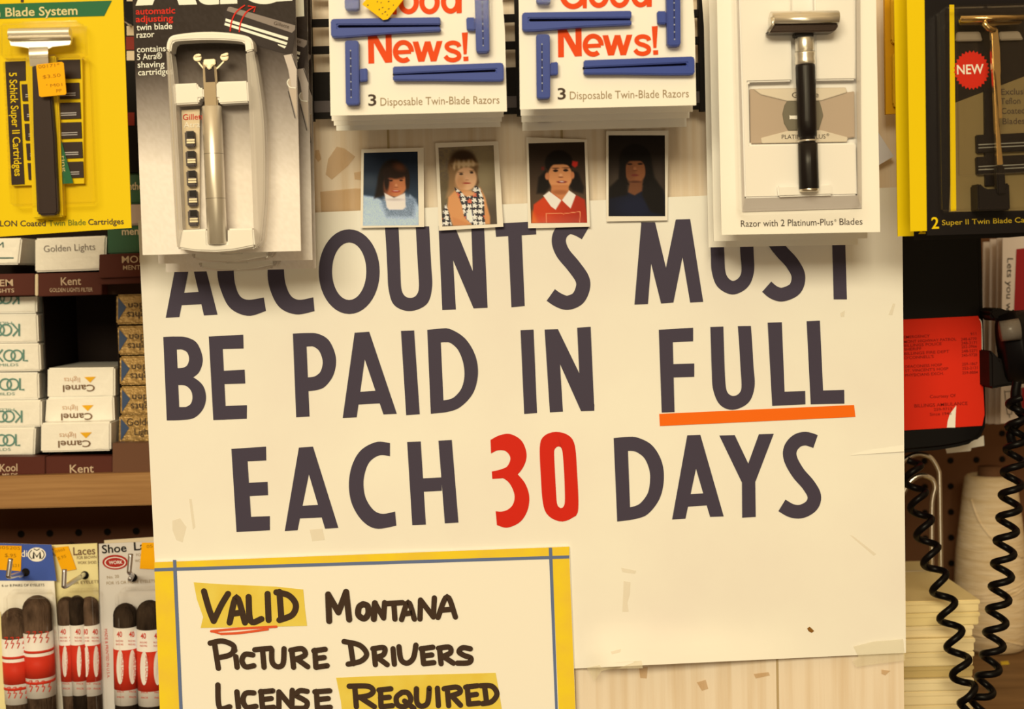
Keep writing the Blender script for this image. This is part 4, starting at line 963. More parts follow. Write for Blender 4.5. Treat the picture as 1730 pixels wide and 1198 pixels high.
# ================================================================== BLACK PACKS, TOP RIGHT
y = -.088; m6 = crop(1470, 0, 2.854); m1 = crop(1580, 0, 5.987); m2 = crop(1580, 200, 5.447)
def black_pack():
    r = thing('razor_pack', 'front black carded gold razor with yellow edge and round red burst', 'razor pack', P(1670, 392, y), 'black gold-razor packs')
    mb = MB(); mb.prism([(1531, -70), (1806, -70), (1812, 384), (1538, 391), (1532, 0)], y, .0010); mb.build('card', M_yellow, r)
    yl = y-.0003
    mb = MB(); mb.poly([(1561, -70), (1806, -70), (1812, 386), (1730, 393), (1566, 398), (1566, 392), (1562, 0)], yl); mb.build('black_panel', M_blackp, r)
    mb = MB(); mb.poly([(1604, 8), (1612, 8), (1615.5, 356), (1606, 357)], yl-.0002); mb.text('2', 1574, 386.5, 1586.5, 386, 19, yl-.0002, off=.02); mb.build('lettering', M_yellow, r)
    mb = MB(); mb.text('Super II Twin Blade Cartridges', 1591.5, 380.5, 1778, 374, 8.6, yl-.0002, off=.008); mb.build('lettering', mat('dull_gold_print', 'B8941C', .6), r)
    mb = MB(); mb.poly(m1((200, 1040), (898, 775)) + [(1806, 100), (1811, 352)] + m2((817, 848), (125, 862)), yl-.0001)
    mb.build('olive_panel', mat('olive_card', '7C673A', .6), r)
    mb = MB()
    for t, x0, b_, x1 in (('Exclusive', 1691.5, 160, 1746), ('Teflon', 1690.5, 176, 1724), ('Coated', 1692, 192.5, 1731.5), ('Blades', 1694, 210, 1731.5)): mb.text(t, x0, b_, x1, b_-1, 10, yl-.0004, off=.008)
    mb.build('lettering', M_ink, r)
    mb = MB(); pts = []
    for k in range(56):
        a_ = 2*math.pi*k/56; rr = 1 if k % 2 else .88; pts.append((1641.5+30.5*rr*math.cos(a_), 118.5+33.5*rr*math.sin(a_)))
    mb.poly(pts, yl-.0003); b_ = mb.build('red_burst', M_red, r)
    mb = MB(); mb.text('NEW', 1617, 125.5, 1662, 124, 15.5, yl-.0006, off=.02); mb.build('lettering', M_white, b_)
    mb = MB(); mb.prism(m1((225, 322), (455, 318), (482, 412), (215, 415)), y-.004, .0035); mb.prism(m1((650, 320), (850, 312), (895, 400), (660, 406)), y-.004, .0035); mb.build('grey_rest', mat('grey_rest', '8A7858', .5), r, bevel=.0006)
    mb = MB(); mb.prism([(1663, 152), (1681, 145), (1692, 312), (1665, 314)], y-.003, .0026); mb.build('stem_shadow', M_blackp, r)  # black strip painted in as the shadow behind the razor stem
    for ya, yb_ in ((227, 257.5), (264, 294)):
        c = MB().prism([(1650, ya+1), (1806, ya-6), (1807, yb_-6), (1651, yb_+1)], y-.0045, .0042).build('cartridge', M_blackp, r, bevel=.0006)
        q = MB()
        for f_ in (.52, .70): q.poly([(1653, ya+1+30*f_), (1800, ya-6+30*f_), (1800, ya-4.2+30*f_), (1653, ya+2.8+30*f_)], y-.0047)
        q.build('blade', mat('dull_steel', '8C8468', .4, .6), c)
    RZ = MB().prism(m1((568, 292), (634, 288), (655, 480), (664, 720), (660, 760), (680, 1198), (622, 1198), (610, 760), (580, 700), (572, 480)) + [(1695, 278), (1685, 279)], y-.016, .004).build('razor', M_gold, r, bevel=.0010)
    mb = MB(); bar(mb, (1622, 32.5), (1728, 30), y-.016, .003, .0022, 16); mb.build('razor_head', M_gold, RZ, sm=True)
    mb = MB(); mb.prism(m1((250, 150), (880, 138), (884, 178), (250, 190)), y-.016, .005); mb.build('blade_cartridge', M_blackp, RZ)
    mb = MB(); mb.prism(m1((250, 205), (885, 196), (868, 240), (640, 250), (565, 272), (480, 245), (262, 245)), y-.0135, .004); mb.build('head_plate', mat('dull_gold', '7A5A26', .35, .8), RZ, bevel=.0005)
    mb = MB(); mb.tube([P(*q_, yy) for q_, yy in zip(m1((510, 205), (500, 245), (540, 285), (605, 300)), (y-.0165, y-.018, y-.018, y-.017))], .0019, 10); mb.build('head_arm', M_gold, RZ, sm=True)
    mb = MB(); mb.prism(m2((565, 432), (640, 428), (652, 640), (650, 700), (575, 700)), y-.017, .006); mb.build('grip', M_blackp, RZ, bevel=.0008)
    mb = MB(); mb.prism(m2((390, 610), (410, 598), (470, 650), (640, 648), (655, 595), (684, 600), (692, 845), (395, 850)), y-.0150, .0145); mb.build('clip', M_blackp, r, bevel=.0010)
    mb = MB(); mb.prism([(1598, 8), (1806, 2), (1811, 352), (1603, 358)], y-.0215, .0210); mb.build('blister', M_clear, r, bevel=.0022, segs=3)
    mb = MB(); mb.prism([(1613, 10), (1800, 6), (1805, 290), (1618, 300)], y-.0245, .003); mb.build('blister', M_clear2, r, bevel=.0015, segs=3)
    return r
PB = black_pack()
b0 = P(1538, 391, y)
copy_tree(PB, P(1516.8, 399.5, y+.026)-b0, 'second black gold-razor pack, its darker yellow edge showing left of the front one')
yo = -.02
r = thing('amber_pack', 'narrow amber yellow pack hung deep behind the black gold-razor packs', 'pack', P(1510, 190, yo))
MB().prism([(1494, -70), (1545, -70), (1549, 190), (1497, 193)], yo, .004).build('card', mat('amber_card', 'D99A10', .5), r)
mb = MB()
for q in ([(1506, -70), (1545, -70), (1546, 74), (1512, 74), (1507, 68)], [(1512, 88), (1546, 86), (1548, 182), (1514, 182), (1510, 176), (1509, 94)]): mb.prism(q, yo-.006, .0058)
mb.build('amber_pocket', mat('amber_card2', 'E2AA1A', .4), r, bevel=.001)
# clear-edged white card sticking out behind the safety razor packs
yo = -.006
r = single(MB().prism([(1477, 213), (1510, 264), (1478, 283), (1448, 234)], yo, .003), 'tag_card', mat('white_tag', 'DDD2BC', .25, coat=.5), 'small tilted white plastic tag poking out right of the white safety razor packs', 'tag')

# ================================================================== CIGARETTE RACK, LEFT
M_rack = mat('rack_brown', '38200F', 0.6)
M_rackd = mat('rack_dark', '1A0E08', 0.7)
M_strip = mat('label_brown', '56281A', 0.5)
M_stript = mat('label_text', 'C8A878', 0.6)
M_wshelf = mat('shelf_wood', 'A97A42', 0.5, noise=('8C6030', (10, 90, 260), .35, .75))
def zat(px, py, y): return P(px, py, y).z
RKX = XL-.001
SH = MB(); zt = zat(125, 802, .112); zb = zat(125, 857, .112)
wbox(SH, -.70, RKX, .112, .243, zb, zt)
o = single(SH, 'wooden_shelf', M_wshelf, 'plain wooden shelf board under the cigarette rack at left', 'shelf', bevel=.001)
CR = thing('cigarette_rack', 'dark brown compartment rack of cigarette packs standing on the wooden shelf', 'rack', (-.45, .13, zt))
mb = MB(); wbox(mb, -.70, RKX, .236, .242, zt, zt+.30); mb.build('back_panel', M_rackd, CR)
mb = MB(); wbox(mb, -.70, RKX, .145, .236, zt, zat(100, 776, .145)); mb.build("shelf", M_rack, CR)
def zc(py): return zat(100, py, .145)
mb = MB(); wbox(mb, -.70, RKX, .145, .236, zc(500), zc(461)); mb.build('shelf', M_rack, CR)
for x0, x1 in ((-.3781, -.3772), (-.3191, -.3180)):
    mb = MB(); wbox(mb, x0, x1, .15, .236, zc(771), zc(500)); mb.build('divider', M_rackd, CR)
def label_strip(q, yf, texts, name='label_strip', m=None):
    o = MB().prism(q, yf, .014 if q[0][1] > 700 else .145-yf).build(name, m or M_strip, CR, bevel=.0005)
    mb = MB()
    for t, x0, b0_, x1, b1_, h_, of in texts: mb.text(t, x0, b0_, x1, b1_, h_, yf-.0003, off=of)
    if texts: mb.build('lettering', M_stript, o)
    return o
label_strip([(-60, 464), (58.5, 462), (58.5, 499), (-60, 501)], .128, [('SALEM', -32, 484.5, 22, 483, 11, .008), ('LIGHTS', -14, 495, 24, 494, 6.5, .006)])
label_strip([(64.5, 462), (172, 460), (172, 498), (64.5, 501)], .128, [('Kent', 103, 482, 137, 481, 13, .008), ('GOLDEN LIGHTS FILTER', 84, 493.5, 156.5, 492.5, 6.5, .003)])
label_strip([(59, 463), (64, 463), (64, 500), (59, 500)], .127, [], 'label_edge', M_cream)
label_strip([(167.5, 430), (246, 427), (248, 467), (167, 470)], .112, [('MORE', 206, 444.5, 254, 443, 11.5, .008), ('MENTHOL', 208, 456, 260, 455, 7.5, .006)])
label_strip([(165, 470), (250, 467), (250, 478), (165, 481)], .116, [], 'strip_ledge')
label_strip([(-60, 772), (76, 772), (76, 802), (-60, 803)], .120, [('Kool', 0, 797, 29.5, 796, 12.5, .008), ('MILDS', 4, 806, 30, 805.5, 6, .01)])
label_strip([(77, 772), (190, 771), (190, 801), (77, 803)], .1215, [('Kent', 118, 799, 158.5, 798, 13.5, .008)])
label_strip([(190, 749), (262, 748), (262, 800), (190, 801)], .118, [], 'end_block', mat('end_block', '6A452A', .5))

# ------------------------------------------------------------------ the packs of cigarettes
M_pw = mat('pack_white', 'F8EBC8', 0.35, coat=.25, bump=((160, 160, 160), .18, .003))
M_pgold = mat('pack_gold', 'A67E3E', 0.38, .3, coat=.6, bump=((260, 260, 260), .5, .003))
M_pgreen = mat('pack_green', '235A33', 0.3, coat=.6)
M_kool = mat('kool_green', '66896C', 0.5)
M_camel = mat('camel_brown', '7A5A38', 0.5)
M_lights = mat('pale_orange_ink', 'CDA06E', 0.5)
M_tri = mat('triangle_yellow', 'EBA81C', 0.5)
M_pblue = mat('foil_blue', '3C4C5C', 0.3, coat=.5)
def cig(q, yf, m, label, group, depth=.084):
    r = thing('cigarette_pack', label, 'cigarette pack', P((q[2][0]+q[3][0])/2, (q[2][1]+q[3][1])/2, yf), group)
    MB().prism(q, yf, depth).build('wrapper', m, r, bevel=.0012, segs=3)
    (ax, ay), (bx, by), (cx, cy), (dx, dy) = q
    f = MB()     # folded end flap of the wrapper
    f.prism([(bx-26, cy-3), (bx-3, by+5), (cx-3, cy-4)], yf-.0004, .0008); f.build('fold', m, r, bevel=.0002)
    return r
def kool(mb, xr, yb, h, y, flip=False):
    """wordmark with linked rings, drawn from its right-hand end xr; yb is the baseline"""
    s = -1 if flip else 1
    def T_(a, b): return (xr+(a*h if not flip else -(a+2.78)*h), (yb-b*h) if not flip else (yb-h+b*h))
    w_ = .145*h
    mb.strip([T_(-.36, 1), T_(-.36, .08), T_(0, .08)], w_, y, sm=False)
    for cx in (-.93, -1.52):
        mb.strip([T_(cx+.46*math.cos(math.radians(t)), .5+.44*math.sin(math.radians(t))) for t in range(0, 360, 15)], w_*.9, y, sm=False, closed=True)
    mb.strip([T_(-2.6, 1), T_(-2.6, 0)], w_, y, sm=False); mb.strip([T_(-2.08, 1), T_(-2.5, .5), T_(-2.05, 0)], w_, y, sm=False)
yk = .145
KL = [([(-52, 497), (62, 496), (62, 529), (-52, 530)], 35, 514, 20, 1, .146), ([(-50, 531), (63, 530), (65, 579), (-50, 580)], 36, 568, 21, 1, .144), ([(-47, 581), (67, 580), (69, 627), (-47, 629)], 47, 611, 20.5, 0, .143),
      ([(-49, 630), (65, 629), (66, 675), (-49, 676)], 41, 660, 21, 0, .145), ([(-46, 677), (70, 676), (70, 721), (-46, 722)], 40, 714, 20.5, 1, .142), ([(-54, 723), (60, 722), (58, 770), (-54, 771)], 34, 754, 20.5, 0, .140)]
KN = ['topmost white green-lettered pack in left column, under the label strip', 'second white green-lettered pack from top of left column, letters inverted', 'third white green-lettered pack from top of left column, letters upright', 'third white green-lettered pack from the bottom of left column', 'white green-lettered pack second from the bottom of left column, letters inverted', 'lowest white green-lettered pack in left column, on the rack floor']
for (q, xr, yb, h, fl, yf), nm in zip(KL, KN):
    r = cig(q, yf, M_pw, nm, 'white and green cigarette packs, left column')
    mb = MB(); kool(mb, xr, yb, h, yf-.0008, fl)
    mb.text('MILDS', *((xr-16, yb-h-3.5, xr-48, yb-h-3) if fl else (xr-48, yb+8, xr-16, yb+7.5)), 4.5, yf-.0006)
    mb.build('lettering', M_kool, r)
CM = [([(80, 622), (194, 620.5), (194, 671), (79.5, 672.5)], 160, 106, 650, 710, .143), ([(78, 673), (192, 669), (193.5, 713), (75.5, 714.5)], 156, 103, 698, 0, .141), ([(69, 715), (187, 712.5), (187, 761.5), (68.5, 764.5)], 153, 98, 744, 0, .126)]
CN = ['topmost of three white packs with brown inverted lettering, middle compartment', 'middle white pack with brown inverted lettering and yellow triangle', 'lowest white brown-lettered pack, above the lower label strip']
for (q, xa, xb, yb, _, yf), nm in zip(CM, CN):
    r = cig(q, yf, M_pw, nm, 'white and brown cigarette packs, middle column')
    mb = MB(); mb.text('Camel', xa, yb, xb, yb+1.2, 11, yf-.0006, off=.015); mb.build('lettering', M_camel, r)
    mb = MB(); mb.text('lights', xa-25, yb-12, xb+2, yb-11.5, 8, yf-.0006); mb.build('lettering', M_lights, r)
    MB().poly([(xa-18, yb-13), (xa+2, yb-13.6), (xa-8, yb-3.5)], yf-.0006).build('triangle', M_tri, r)
GP = [([(196.5, 498), (270, 496), (270, 547), (196, 548)], 0), ([(198, 551), (270, 550), (270, 598), (200, 600)], 0), ([(202, 602), (275, 601), (275, 649), (202, 651)], 0), ([(203, 653), (275, 652), (275, 699), (203, 701)], 0), ([(201, 702), (278, 700), (278, 747), (200, 748)], 1)]
GN = ['topmost gold foil pack beside the sign edge', 'second gold foil pack from the top of its column', 'middle gold foil pack of five beside the sign', 'second gold foil pack from the bottom of its column', 'lowest gold foil pack, upright lettering, on the brown end block']
for i, ((q, up), nm) in enumerate(zip(GP, GN)):
    yf = .140-.001*(i % 2)
    r = cig(q, yf, M_pgold, nm, 'gold cigarette packs, right column')
    x, yy = q[0][0], q[0][1]
    mb = MB(); mb.poly([(x+3, yy+5), (x+17, yy+21), (x+3, yy+43)], yf-.0006); mb.build('blue_panel', M_pblue, r)
    mb = MB()
    if up: mb.text('Golden', x+13, yy+17, x+62, yy+16, 12, yf-.0008); mb.text('Lights', x+26, yy+33, x+60, yy+32, 11, yf-.0008)
    else: mb.text('Golden', x+76, yy+13, x+20, yy+14, 11, yf-.0008); mb.text('Lights', x+60, yy+28, x+18, yy+29, 12, yf-.0008)
    mb.build('lettering', M_ink, r)
r = cig([(59, 403), (180, 398), (178, 456), (59, 460)], .138, M_pw, 'white pack with thin grey lettering above the long-worded brown strip', 'white cigarette packs, upper shelf')
mb = MB(); mb.text('Golden Lights', 74, 426, 161, 422, 11, .1374); mb.build('lettering', mat('grey_print', '8A7A62', .6), r)
r = cig([(-60, 404), (37, 402), (32, 447), (-60, 448)], .136, M_pw, 'white pack with dark green line at the left frame edge, upper shelf', 'white cigarette packs, upper shelf', .084)
mb = MB(); mb.poly([(-50, 434.5), (23, 435), (23, 437), (-50, 437)], .1354); mb.text('SALEM', -45, 420, 6, 418, 9, .1354); mb.build('lettering', mat('dark_green_print', '2A5A48', .6), r)
for (q, yf, m_, nm, t) in (([(181, 383), (250, 381), (250, 428), (182, 430)], .128, M_pgreen, 'green pack on the raised brown strip, under the yellow card corner', ('menthol', 206, 397, 262, 395.5)), ([(183, 346), (250, 345), (250, 380), (183, 382)], .129, mat('pack_pink', 'CDB08E', .4, coat=.3), 'pinkish pack between two green packs above the brown strip', None), ([(184, 294), (250, 292), (250, 344), (184, 345)], .130, M_pgreen, 'upper green pack glimpsed between yellow card and grey card', ('menthol', 200, 321, 244, 320))):
    r = cig(q, yf, m_, nm, 'green and pink cigarette packs, raised column')
    if t: MB().text(t[0], t[1], t[2], t[3], t[4], 12, yf-.0007, off=.02).build('lettering', M_cream, r)
# rack back rises dark behind the hanging packs
mb = MB(); wbox(mb, -.70, RKX, .236, .242, zt+.30, zt+.62); mb.build('back_panel', M_rack, CR)
mb = MB(); mb.prism([(205, -80), (250, -80), (252, 291), (207, 291)], .125, .1); mb.build('upright', M_blackm, CR)  # invented black slab, standing in for the dark space between the packs
mb = MB(); 
for ya in (-40, 62, 190): mb.rect(213, ya, 227, ya+22, .1245, .0005)
mb.build('red_label', mat('dark_red_label', '8A2A1A', .5), CR)
mb = MB()
for ya in (-14, 44, 86): mb.rect(214, ya, 227, ya+16, .1245, .0005)
mb.build('pale_label', M_cream, CR)

# ================================================================== SHOELACES ON HOOKS
M_lace = mat('lace_dark', '6A5036', .9, noise=('2A1B10', (90, 90, 45), .38, .68), bump=((700, 700, 120), .8, .002))
M_laced = mat('lace_black', '40301F', .9, noise=('1A110B', (90, 90, 40), .35, .65), bump=((700, 700, 120), .8, .002))
M_lbw = mat('band_white', 'EFDFBC', .5); M_lbr = mat('band_red', 'D0341C', .5)
n1, n2 = crop(0, 900, 4.021), crop(130, 900, 4.021)
yl0 = .118
def bundle(root, top, bot, rad, ym, m):
    A_, B_ = P(*top, ym), P(*bot, ym); k = (ym-CAM.y)/F
    mb = MB(); mb.capsule(A_, B_, rad*k, 20, 0, (True, False), 1.0); return mb.build('lace_bundle', m, root, sm=True), A_, B_, rad*k
def sleeve(par, A_, B_, rr, t0, t1, m, k=1.03, ov=None):
    mb = MB(); mb.tube([A_+(B_-A_)*t0, A_+(B_-A_)*t1], rr*k, 24); o = mb.build('paper_band' if ov is None else ov, m, par, sm=False)
    for p in o.data.polygons: p.use_smooth = len(p.vertices) == 4
    return o
def on_cyl(A_, B_, rr, k):
    ax = (B_-A_).normalized()
    def yf(px, py):
        y_ = A_.y - rr*.8
        for _ in range(6):
            p = P(px, py, y_); p.y = A_.y; c = A_ + ax*((p-A_).dot(ax)); d = (p-c).length
            y_ = A_.y - math.sqrt(max(1e-9, (rr*k)**2-min(d, rr*k*.99)**2))
        return y_
    return yf
# blue-topped pack
LA = thing('shoelace_pack', 'blue and white shoelace pack with orange sticker, leftmost on its hook', 'shoelaces', P(40, 1230, yl0), 'shoelace packs on pegs')
MB().prism([(-60, 916), (87, 920.5), (112, 1260), (-60, 1260)], yl0, .0008).build('card', M_white, LA)
mb = MB(); mb.poly([(-60, 916), (87, 920.5), (95.5, 981.5), (-60, 981)], yl0-.0003); mb.build('blue_header', mat('header_blue', '44588F', .5), LA)
mb = MB(); mb.poly(ell(62, 937, 15.5, 12), yl0-.0005); mb.text('di', 36, 941, 46, 940.5, 11, yl0-.0005); mb.build('emblem', M_white, LA)
mb = MB(); mb.strip([(56.5, 944), (57, 933), (62.2, 941), (67.5, 933), (68, 944)], 3.4, yl0-.0007, sm=False)
mb.strip([(57, 927.5), (62, 930), (67, 927.5)], 1.5, yl0-.0007, sm=False)
for s_ in (-1, 1): mb.strip(ell(62, 937, 12.5, 9.5, 14, -50, 50) if s_ > 0 else ell(62, 937, 12.5, 9.5, 14, 130, 230), 1.4, yl0-.0007, sm=False)
mb.text('6 or 8 PAIRS OF EYELETS', 3, 991.5, 75, 990.5, 4.2, yl0-.0005); mb.build('lettering', M_blackm, LA)
st = MB().prism([(-30, 921), (36.5, 922.5), (35, 965), (-30, 961)], yl0-.0012, .0006).build('price_sticker', M_sticker, LA)
mb = MB(); mb.text('0505205', -10, 927, 34, 929, 5, yl0-.0014); mb.text('$.95', 8, 941, 27, 942, 6, yl0-.0014); mb.text('521', 20, 958, 32, 958, 5, yl0-.0014); mb.build('lettering', mat('faded_print', 'A8700A', .6), st)
for (tp, bt, rad, s0, s1) in (((23, 1027), (36, 1262), 22.5, 48.5, 158), ((61, 1006), (74, 1262), 24, 60, 168)):
    b_, A_, B_, rr = bundle(LA, tp, bt, rad, yl0-.010, M_lace); Lp = math.dist(tp, bt)
    w_ = sleeve(b_, A_, B_, rr, s0/Lp, s1/Lp, M_lbw)
    sp = s1-s0
    for a_, c_ in ((.26, .30), (.35, .69), (.74, .78)): sleeve(b_, A_, B_, rr, (s0+sp*a_)/Lp, (s0+sp*c_)/Lp, M_lbr, 1.05, 'red_stripe')
    yf = on_cyl(A_, B_, rr, 1.06); mb = MB()
    for row in (.06, .15, .83, .92):
        for i in range(4):
            t = (s0+sp*row)/Lp; cx = tp[0]+(bt[0]-tp[0])*t + (-.66+.44*i)*rad; cy = tp[1]+(bt[1]-tp[1])*t
            q = [(cx-3, cy+4), (cx+1, cy-5), (cx+2.4, cy-5), (cx-1.2, cy+4)]
            mb.poly(q, yf); q = [(cx-4, cy-5), (cx+1, cy-6), (cx+1, cy-4.6), (cx-4, cy-3.6)]; mb.poly(q, yf)
    mb.build('red_print', M_lbr, b_)
MB().prism([(2, 1003), (84, 1003), (100, 1258), (8, 1258)], yl0-.022, .0215).build('blister', M_clear2, LA, bevel=.004, segs=3)
# yellow pack
LB = thing('shoelace_pack', 'pale yellow shoelace pack with tilted orange sticker, between blue and grey packs', 'shoelaces', P(130, 1230, yl0+.004), 'shoelace packs on pegs')
yb_ = yl0+.006
MB().prism([(84, 921), (164, 918), (176, 1260), (100, 1260)], yb_, .0008).build('card', mat('pale_yellow_card', 'EBD486', .55), LB)
mb = MB(); mb.text('Shoe Laces', 84, 940, 161, 936.5, 13, yb_-.0004, off=.02); mb.text('FOR BROWN', 130, 945, 163, 943.5, 5, yb_-.0004); mb.text('WORK SHOES', 131, 953.5, 163, 952.5, 5, yb_-.0004); mb.text('FOR EYELETS', 118, 988, 167, 985, 5, yb_-.0004); mb.build('lettering', M_camel, LB)
st = MB().prism([(89, 926), (115, 923), (129, 962), (105, 966)], yb_-.0012, .0006).build('price_sticker', M_sticker, LB)
mb = MB(); mb.text('$.95', 98, 946, 112, 942, 5, yb_-.0014); mb.text('0505', 94, 934, 110, 930, 4, yb_-.0014); mb.build('lettering', mat('faded_print', 'A8700A', .6), st)
def oval_band(root, tp, bt, rad, s0, s1, m, ym, ovals=3):
    b_, A_, B_, rr = bundle(root, tp, bt, rad, ym, m); Lp = math.dist(tp, bt)
    sleeve(b_, A_, B_, rr, s0/Lp, s1/Lp, M_lbw); sp = s1-s0
    sleeve(b_, A_, B_, rr, (s0+sp*.28)/Lp, (s0+sp*.80)/Lp, M_lbr, 1.05, 'red_stripe')
    yf, yf2, yf3 = on_cyl(A_, B_, rr, 1.06), on_cyl(A_, B_, rr, 1.09), on_cyl(A_, B_, rr, 1.12)
    mo, mt, mr = MB(), MB(), MB()
    off = [0] if ovals == 1 else ([-.52, .52] if ovals == 2 else [-.8, 0, .8])
    for q in off:
        t = (s0+sp*.54)/Lp; cx = tp[0]+(bt[0]-tp[0])*t+q*rad; cy = tp[1]+(bt[1]-tp[1])*t
        for (w_, tgt, yy) in ((rad*.30, mo, yf2),):
            tgt.poly(ell(cx, cy, w_, sp*.225, 20), yy)
        mt.text('SHOE LACES', cx+2.2, cy-sp*.17, cx+2.2, cy+sp*.17, 5, 0, yfun=yf3)
        t2 = (s0+sp*.11)/Lp; x2 = tp[0]+(bt[0]-tp[0])*t2+q*rad; y2_ = tp[1]+(bt[1]-tp[1])*t2
        mr.text('40', x2-4.5, y2_+5, x2+4.5, y2_+5, 9, 0, off=.02, yfun=yf)
        for rr_ in (.20, .245, .86, .93):
            t2 = (s0+sp*rr_)/Lp; yy2 = tp[1]+(bt[1]-tp[1])*t2; xx2 = tp[0]+(bt[0]-tp[0])*t2+q*rad
            mr.text('PACK ING' if rr_ < .5 else 'PACK', xx2-6, yy2+1.5, xx2+6, yy2+1.5, 3, 0, yfun=yf)
    mo.build('white_oval', M_lbw, b_); mt.build('lettering', M_lbr, b_); mr.build('red_print', M_lbr, b_)
for (tp, bt, rad, s0, s1, m_, ym) in (((111, 1008), (126, 1262), 15, 46, 164, M_lace, yb_-.006), ((129, 1006), (140, 1262), 13, 48, 166, M_laced, yb_-.012), ((150, 1008), (160, 1262), 16, 46, 164, M_lace, yb_-.007)):
    oval_band(LB, tp, bt, rad, s0, s1, m_, ym, 1 if rad < 14 else 2)
MB().prism([(94, 1001), (163, 999), (174, 1258), (104, 1258)], yb_-.021, .0205).build('blister', M_clear2, LB, bevel=.004, segs=3)
# grey pack, with another card showing behind it
yc_ = yl0+.002
LC = thing('shoelace_pack', 'pale grey shoelace pack with red oval badge, tucked against the sign edge', 'shoelaces', P(215, 1230, yc_), 'shoelace packs on pegs')
MB().prism([(167, 919), (285, 913.5), (292, 1260), (172, 1260)], yc_, .0008).build('card', mat('grey_card', 'D6C7A6', .55), LC)
mb = MB(); mb.text('Shoe', 172.5, 935, 214, 932, 13.5, yc_-.0004, off=.03); mb.text('Laces', 226.5, 930, 276, 927, 13.5, yc_-.0004, off=.03); mb.build('lettering', M_blackm, LC)
mb = MB(); mb.text('FOR', 230, 940, 242, 939.5, 4.6, yc_-.0004); mb.text('WORK SHOES', 228, 950, 262, 949, 4.6, yc_-.0004); mb.text('No. 20', 181, 978, 201, 976, 5, yc_-.0004); mb.text('FOR 15 OR MORE EYELETS', 180, 988, 262, 984, 5, yc_-.0004); mb.build('lettering', M_inkl, LC)
mb = MB(); mb.poly(ell(194.5, 950, 21.5, 12.5), yc_-.0004, 0); mb.band(ell(194.5, 950.5, 18, 9.5, 40), ell(194.5, 950.5, 16.2, 8, 40), yc_-.0006, closed=True, m=1); mb.text('WORK', 184, 953.5, 207, 952.5, 5.5, yc_-.0006, m=1, off=.03); mb.build('badge', [mat('badge_red', 'A82A1C', .5), M_lbw], LC)
mb = MB(); mb.text('MADE & PRINTED IN U.S.A.', 176.5, 1063, 181, 1146, 4.6, yc_-.0004); mb.build('lettering', M_lbr, LC)
st = MB().prism([(239.5, 917), (262, 917), (262, 962), (236, 961)], yc_-.0012, .0006).build('price_sticker', M_sticker, LC)
mb = MB(); mb.text('05', 248, 926, 258, 925, 5, yc_-.0014); mb.build('lettering', mat('faded_print', 'A8700A', .6), st)
for (tp, bt, rad, s0, s1, m_, ym) in (((211, 1019), (216, 1262), 20, 38, 168, M_laced, yc_-.010), ((252, 1014), (258, 1262), 22, 46, 174, M_laced, yc_-.011)):
    oval_band(LC, tp, bt, rad, s0, s1, m_, ym, 2)
MB().prism([(191, 1000), (275, 998), (282, 1258), (196, 1258)], yc_-.024, .0235).build('blister', M_clear2, LC, bevel=.004, segs=3)
r = single(MB().prism([(176, 913), (288, 905.5), (296, 1258), (180, 1260)], yc_+.014, .0008), 'shoelace_card', M_cream, 'second pale card whose top edge shows behind the grey shoelace pack', 'shoelaces')
r = single(MB().prism([(-60, 1030), (1, 1034), (14, 1260), (-60, 1260)], yl0-.016, .0008), 'shoelace_card', mat('pale_yellow_card', 'EBD486', .55), 'yellow card at the bottom left corner, in front of the blue-topped pack', 'shoelaces')
# pegboard hooks
M_hook = mat('hook_steel', 'D8CCB0', .3, 1.0)
for nm, hole, tip, top, yt_ in (('steel hook in front of the blue-topped shoelace pack', (43, 967), (15, 975), (18, 944), yl0-.045), ('steel hook holding the pale yellow shoelace pack', (143, 970), (109, 992), (109, 962), yl0-.045), ('steel hook through the grey shoelace pack', (225, 975), (219, 968), (221, 936), yl0-.040)):
    h0, t0, u0 = P(*hole, yl0+.006), P(*tip, yt_), P(*top, yt_-.001)
    pts = [Vector((h0.x, .243, h0.z+.001)), h0] + [h0+(t0-h0)*q for q in (.3, .6, .9)] + [t0+Vector((0, -.001, .001)), t0+(u0-t0)*.2+Vector((0, -.0015, 0)), u0]
    hk = single(MB().tube(smooth([tuple(p) for p in pts], 5), .0019, 12), 'peg_hook', M_hook, nm, 'hook', 'steel pegboard hooks', sm=True)
for hole, par, yy in (((43, 967), LA, yl0), ((143, 972), LB, yb_), ((225, 976), LC, yc_)):
    mb = MB(); mb.poly(ell(hole[0], hole[1], 7, 7, 20), yy-.0008); mb.build('hang_hole', M_blackm, par)

# ================================================================== RIGHT SIDE: TELEPHONE, SHELF GOODS
s3 = crop(1470, 380, 2.996); s4 = crop(1470, 740, 2.615); s6 = crop(1520, 530, 5.706); s7 = crop(1640, 380, 3.333)
M_phone = mat('phone_black', '0A0706', 0.35, spec=.12)
yp = .115
PH = thing('telephone', 'black wall telephone with a red emergency number card, right of the sign', 'telephone', P(1600, 760, yp))
body = [(1512, 330), (1654, 330), (1660, 397), (1668, 700), (1667, 722), (1660, 738), (1648, 749), (1620, 756), (1590, 761), (1512, 768)]
MB().prism(body, yp, .05).build('body', M_phone, PH, bevel=.004, segs=3)
MB().prism([(1505, 340), (1648, 340), (1655, 400), (1661, 700), (1650, 724), (1600, 740), (1505, 750)], yp+.045, .225).build('mount', M_blackm, PH)
rc = MB().prism([(1516, 541)] + s6((35, 57), (755, 22), (772, 60), (785, 100), (790, 400), (818, 970), (808, 1020), (795, 1080), (55, 1125)) + [(1516, 727)], yp-.0012, .0009).build('number_card', mat('red_card', 'DE2A10', .5), PH)
mb = MB(); mb.poly(s6((455, 1098), (462, 1040), (482, 970), (545, 885), (538, 1000), (535, 1098)), yp-.0014)
mb.strip(s6((768, 52), (790, 110), (796, 400), (798, 490)), 1.2, yp-.0014); mb.build('torn_paper', M_white, rc)
mb = MB(); z_ = yp-.0015
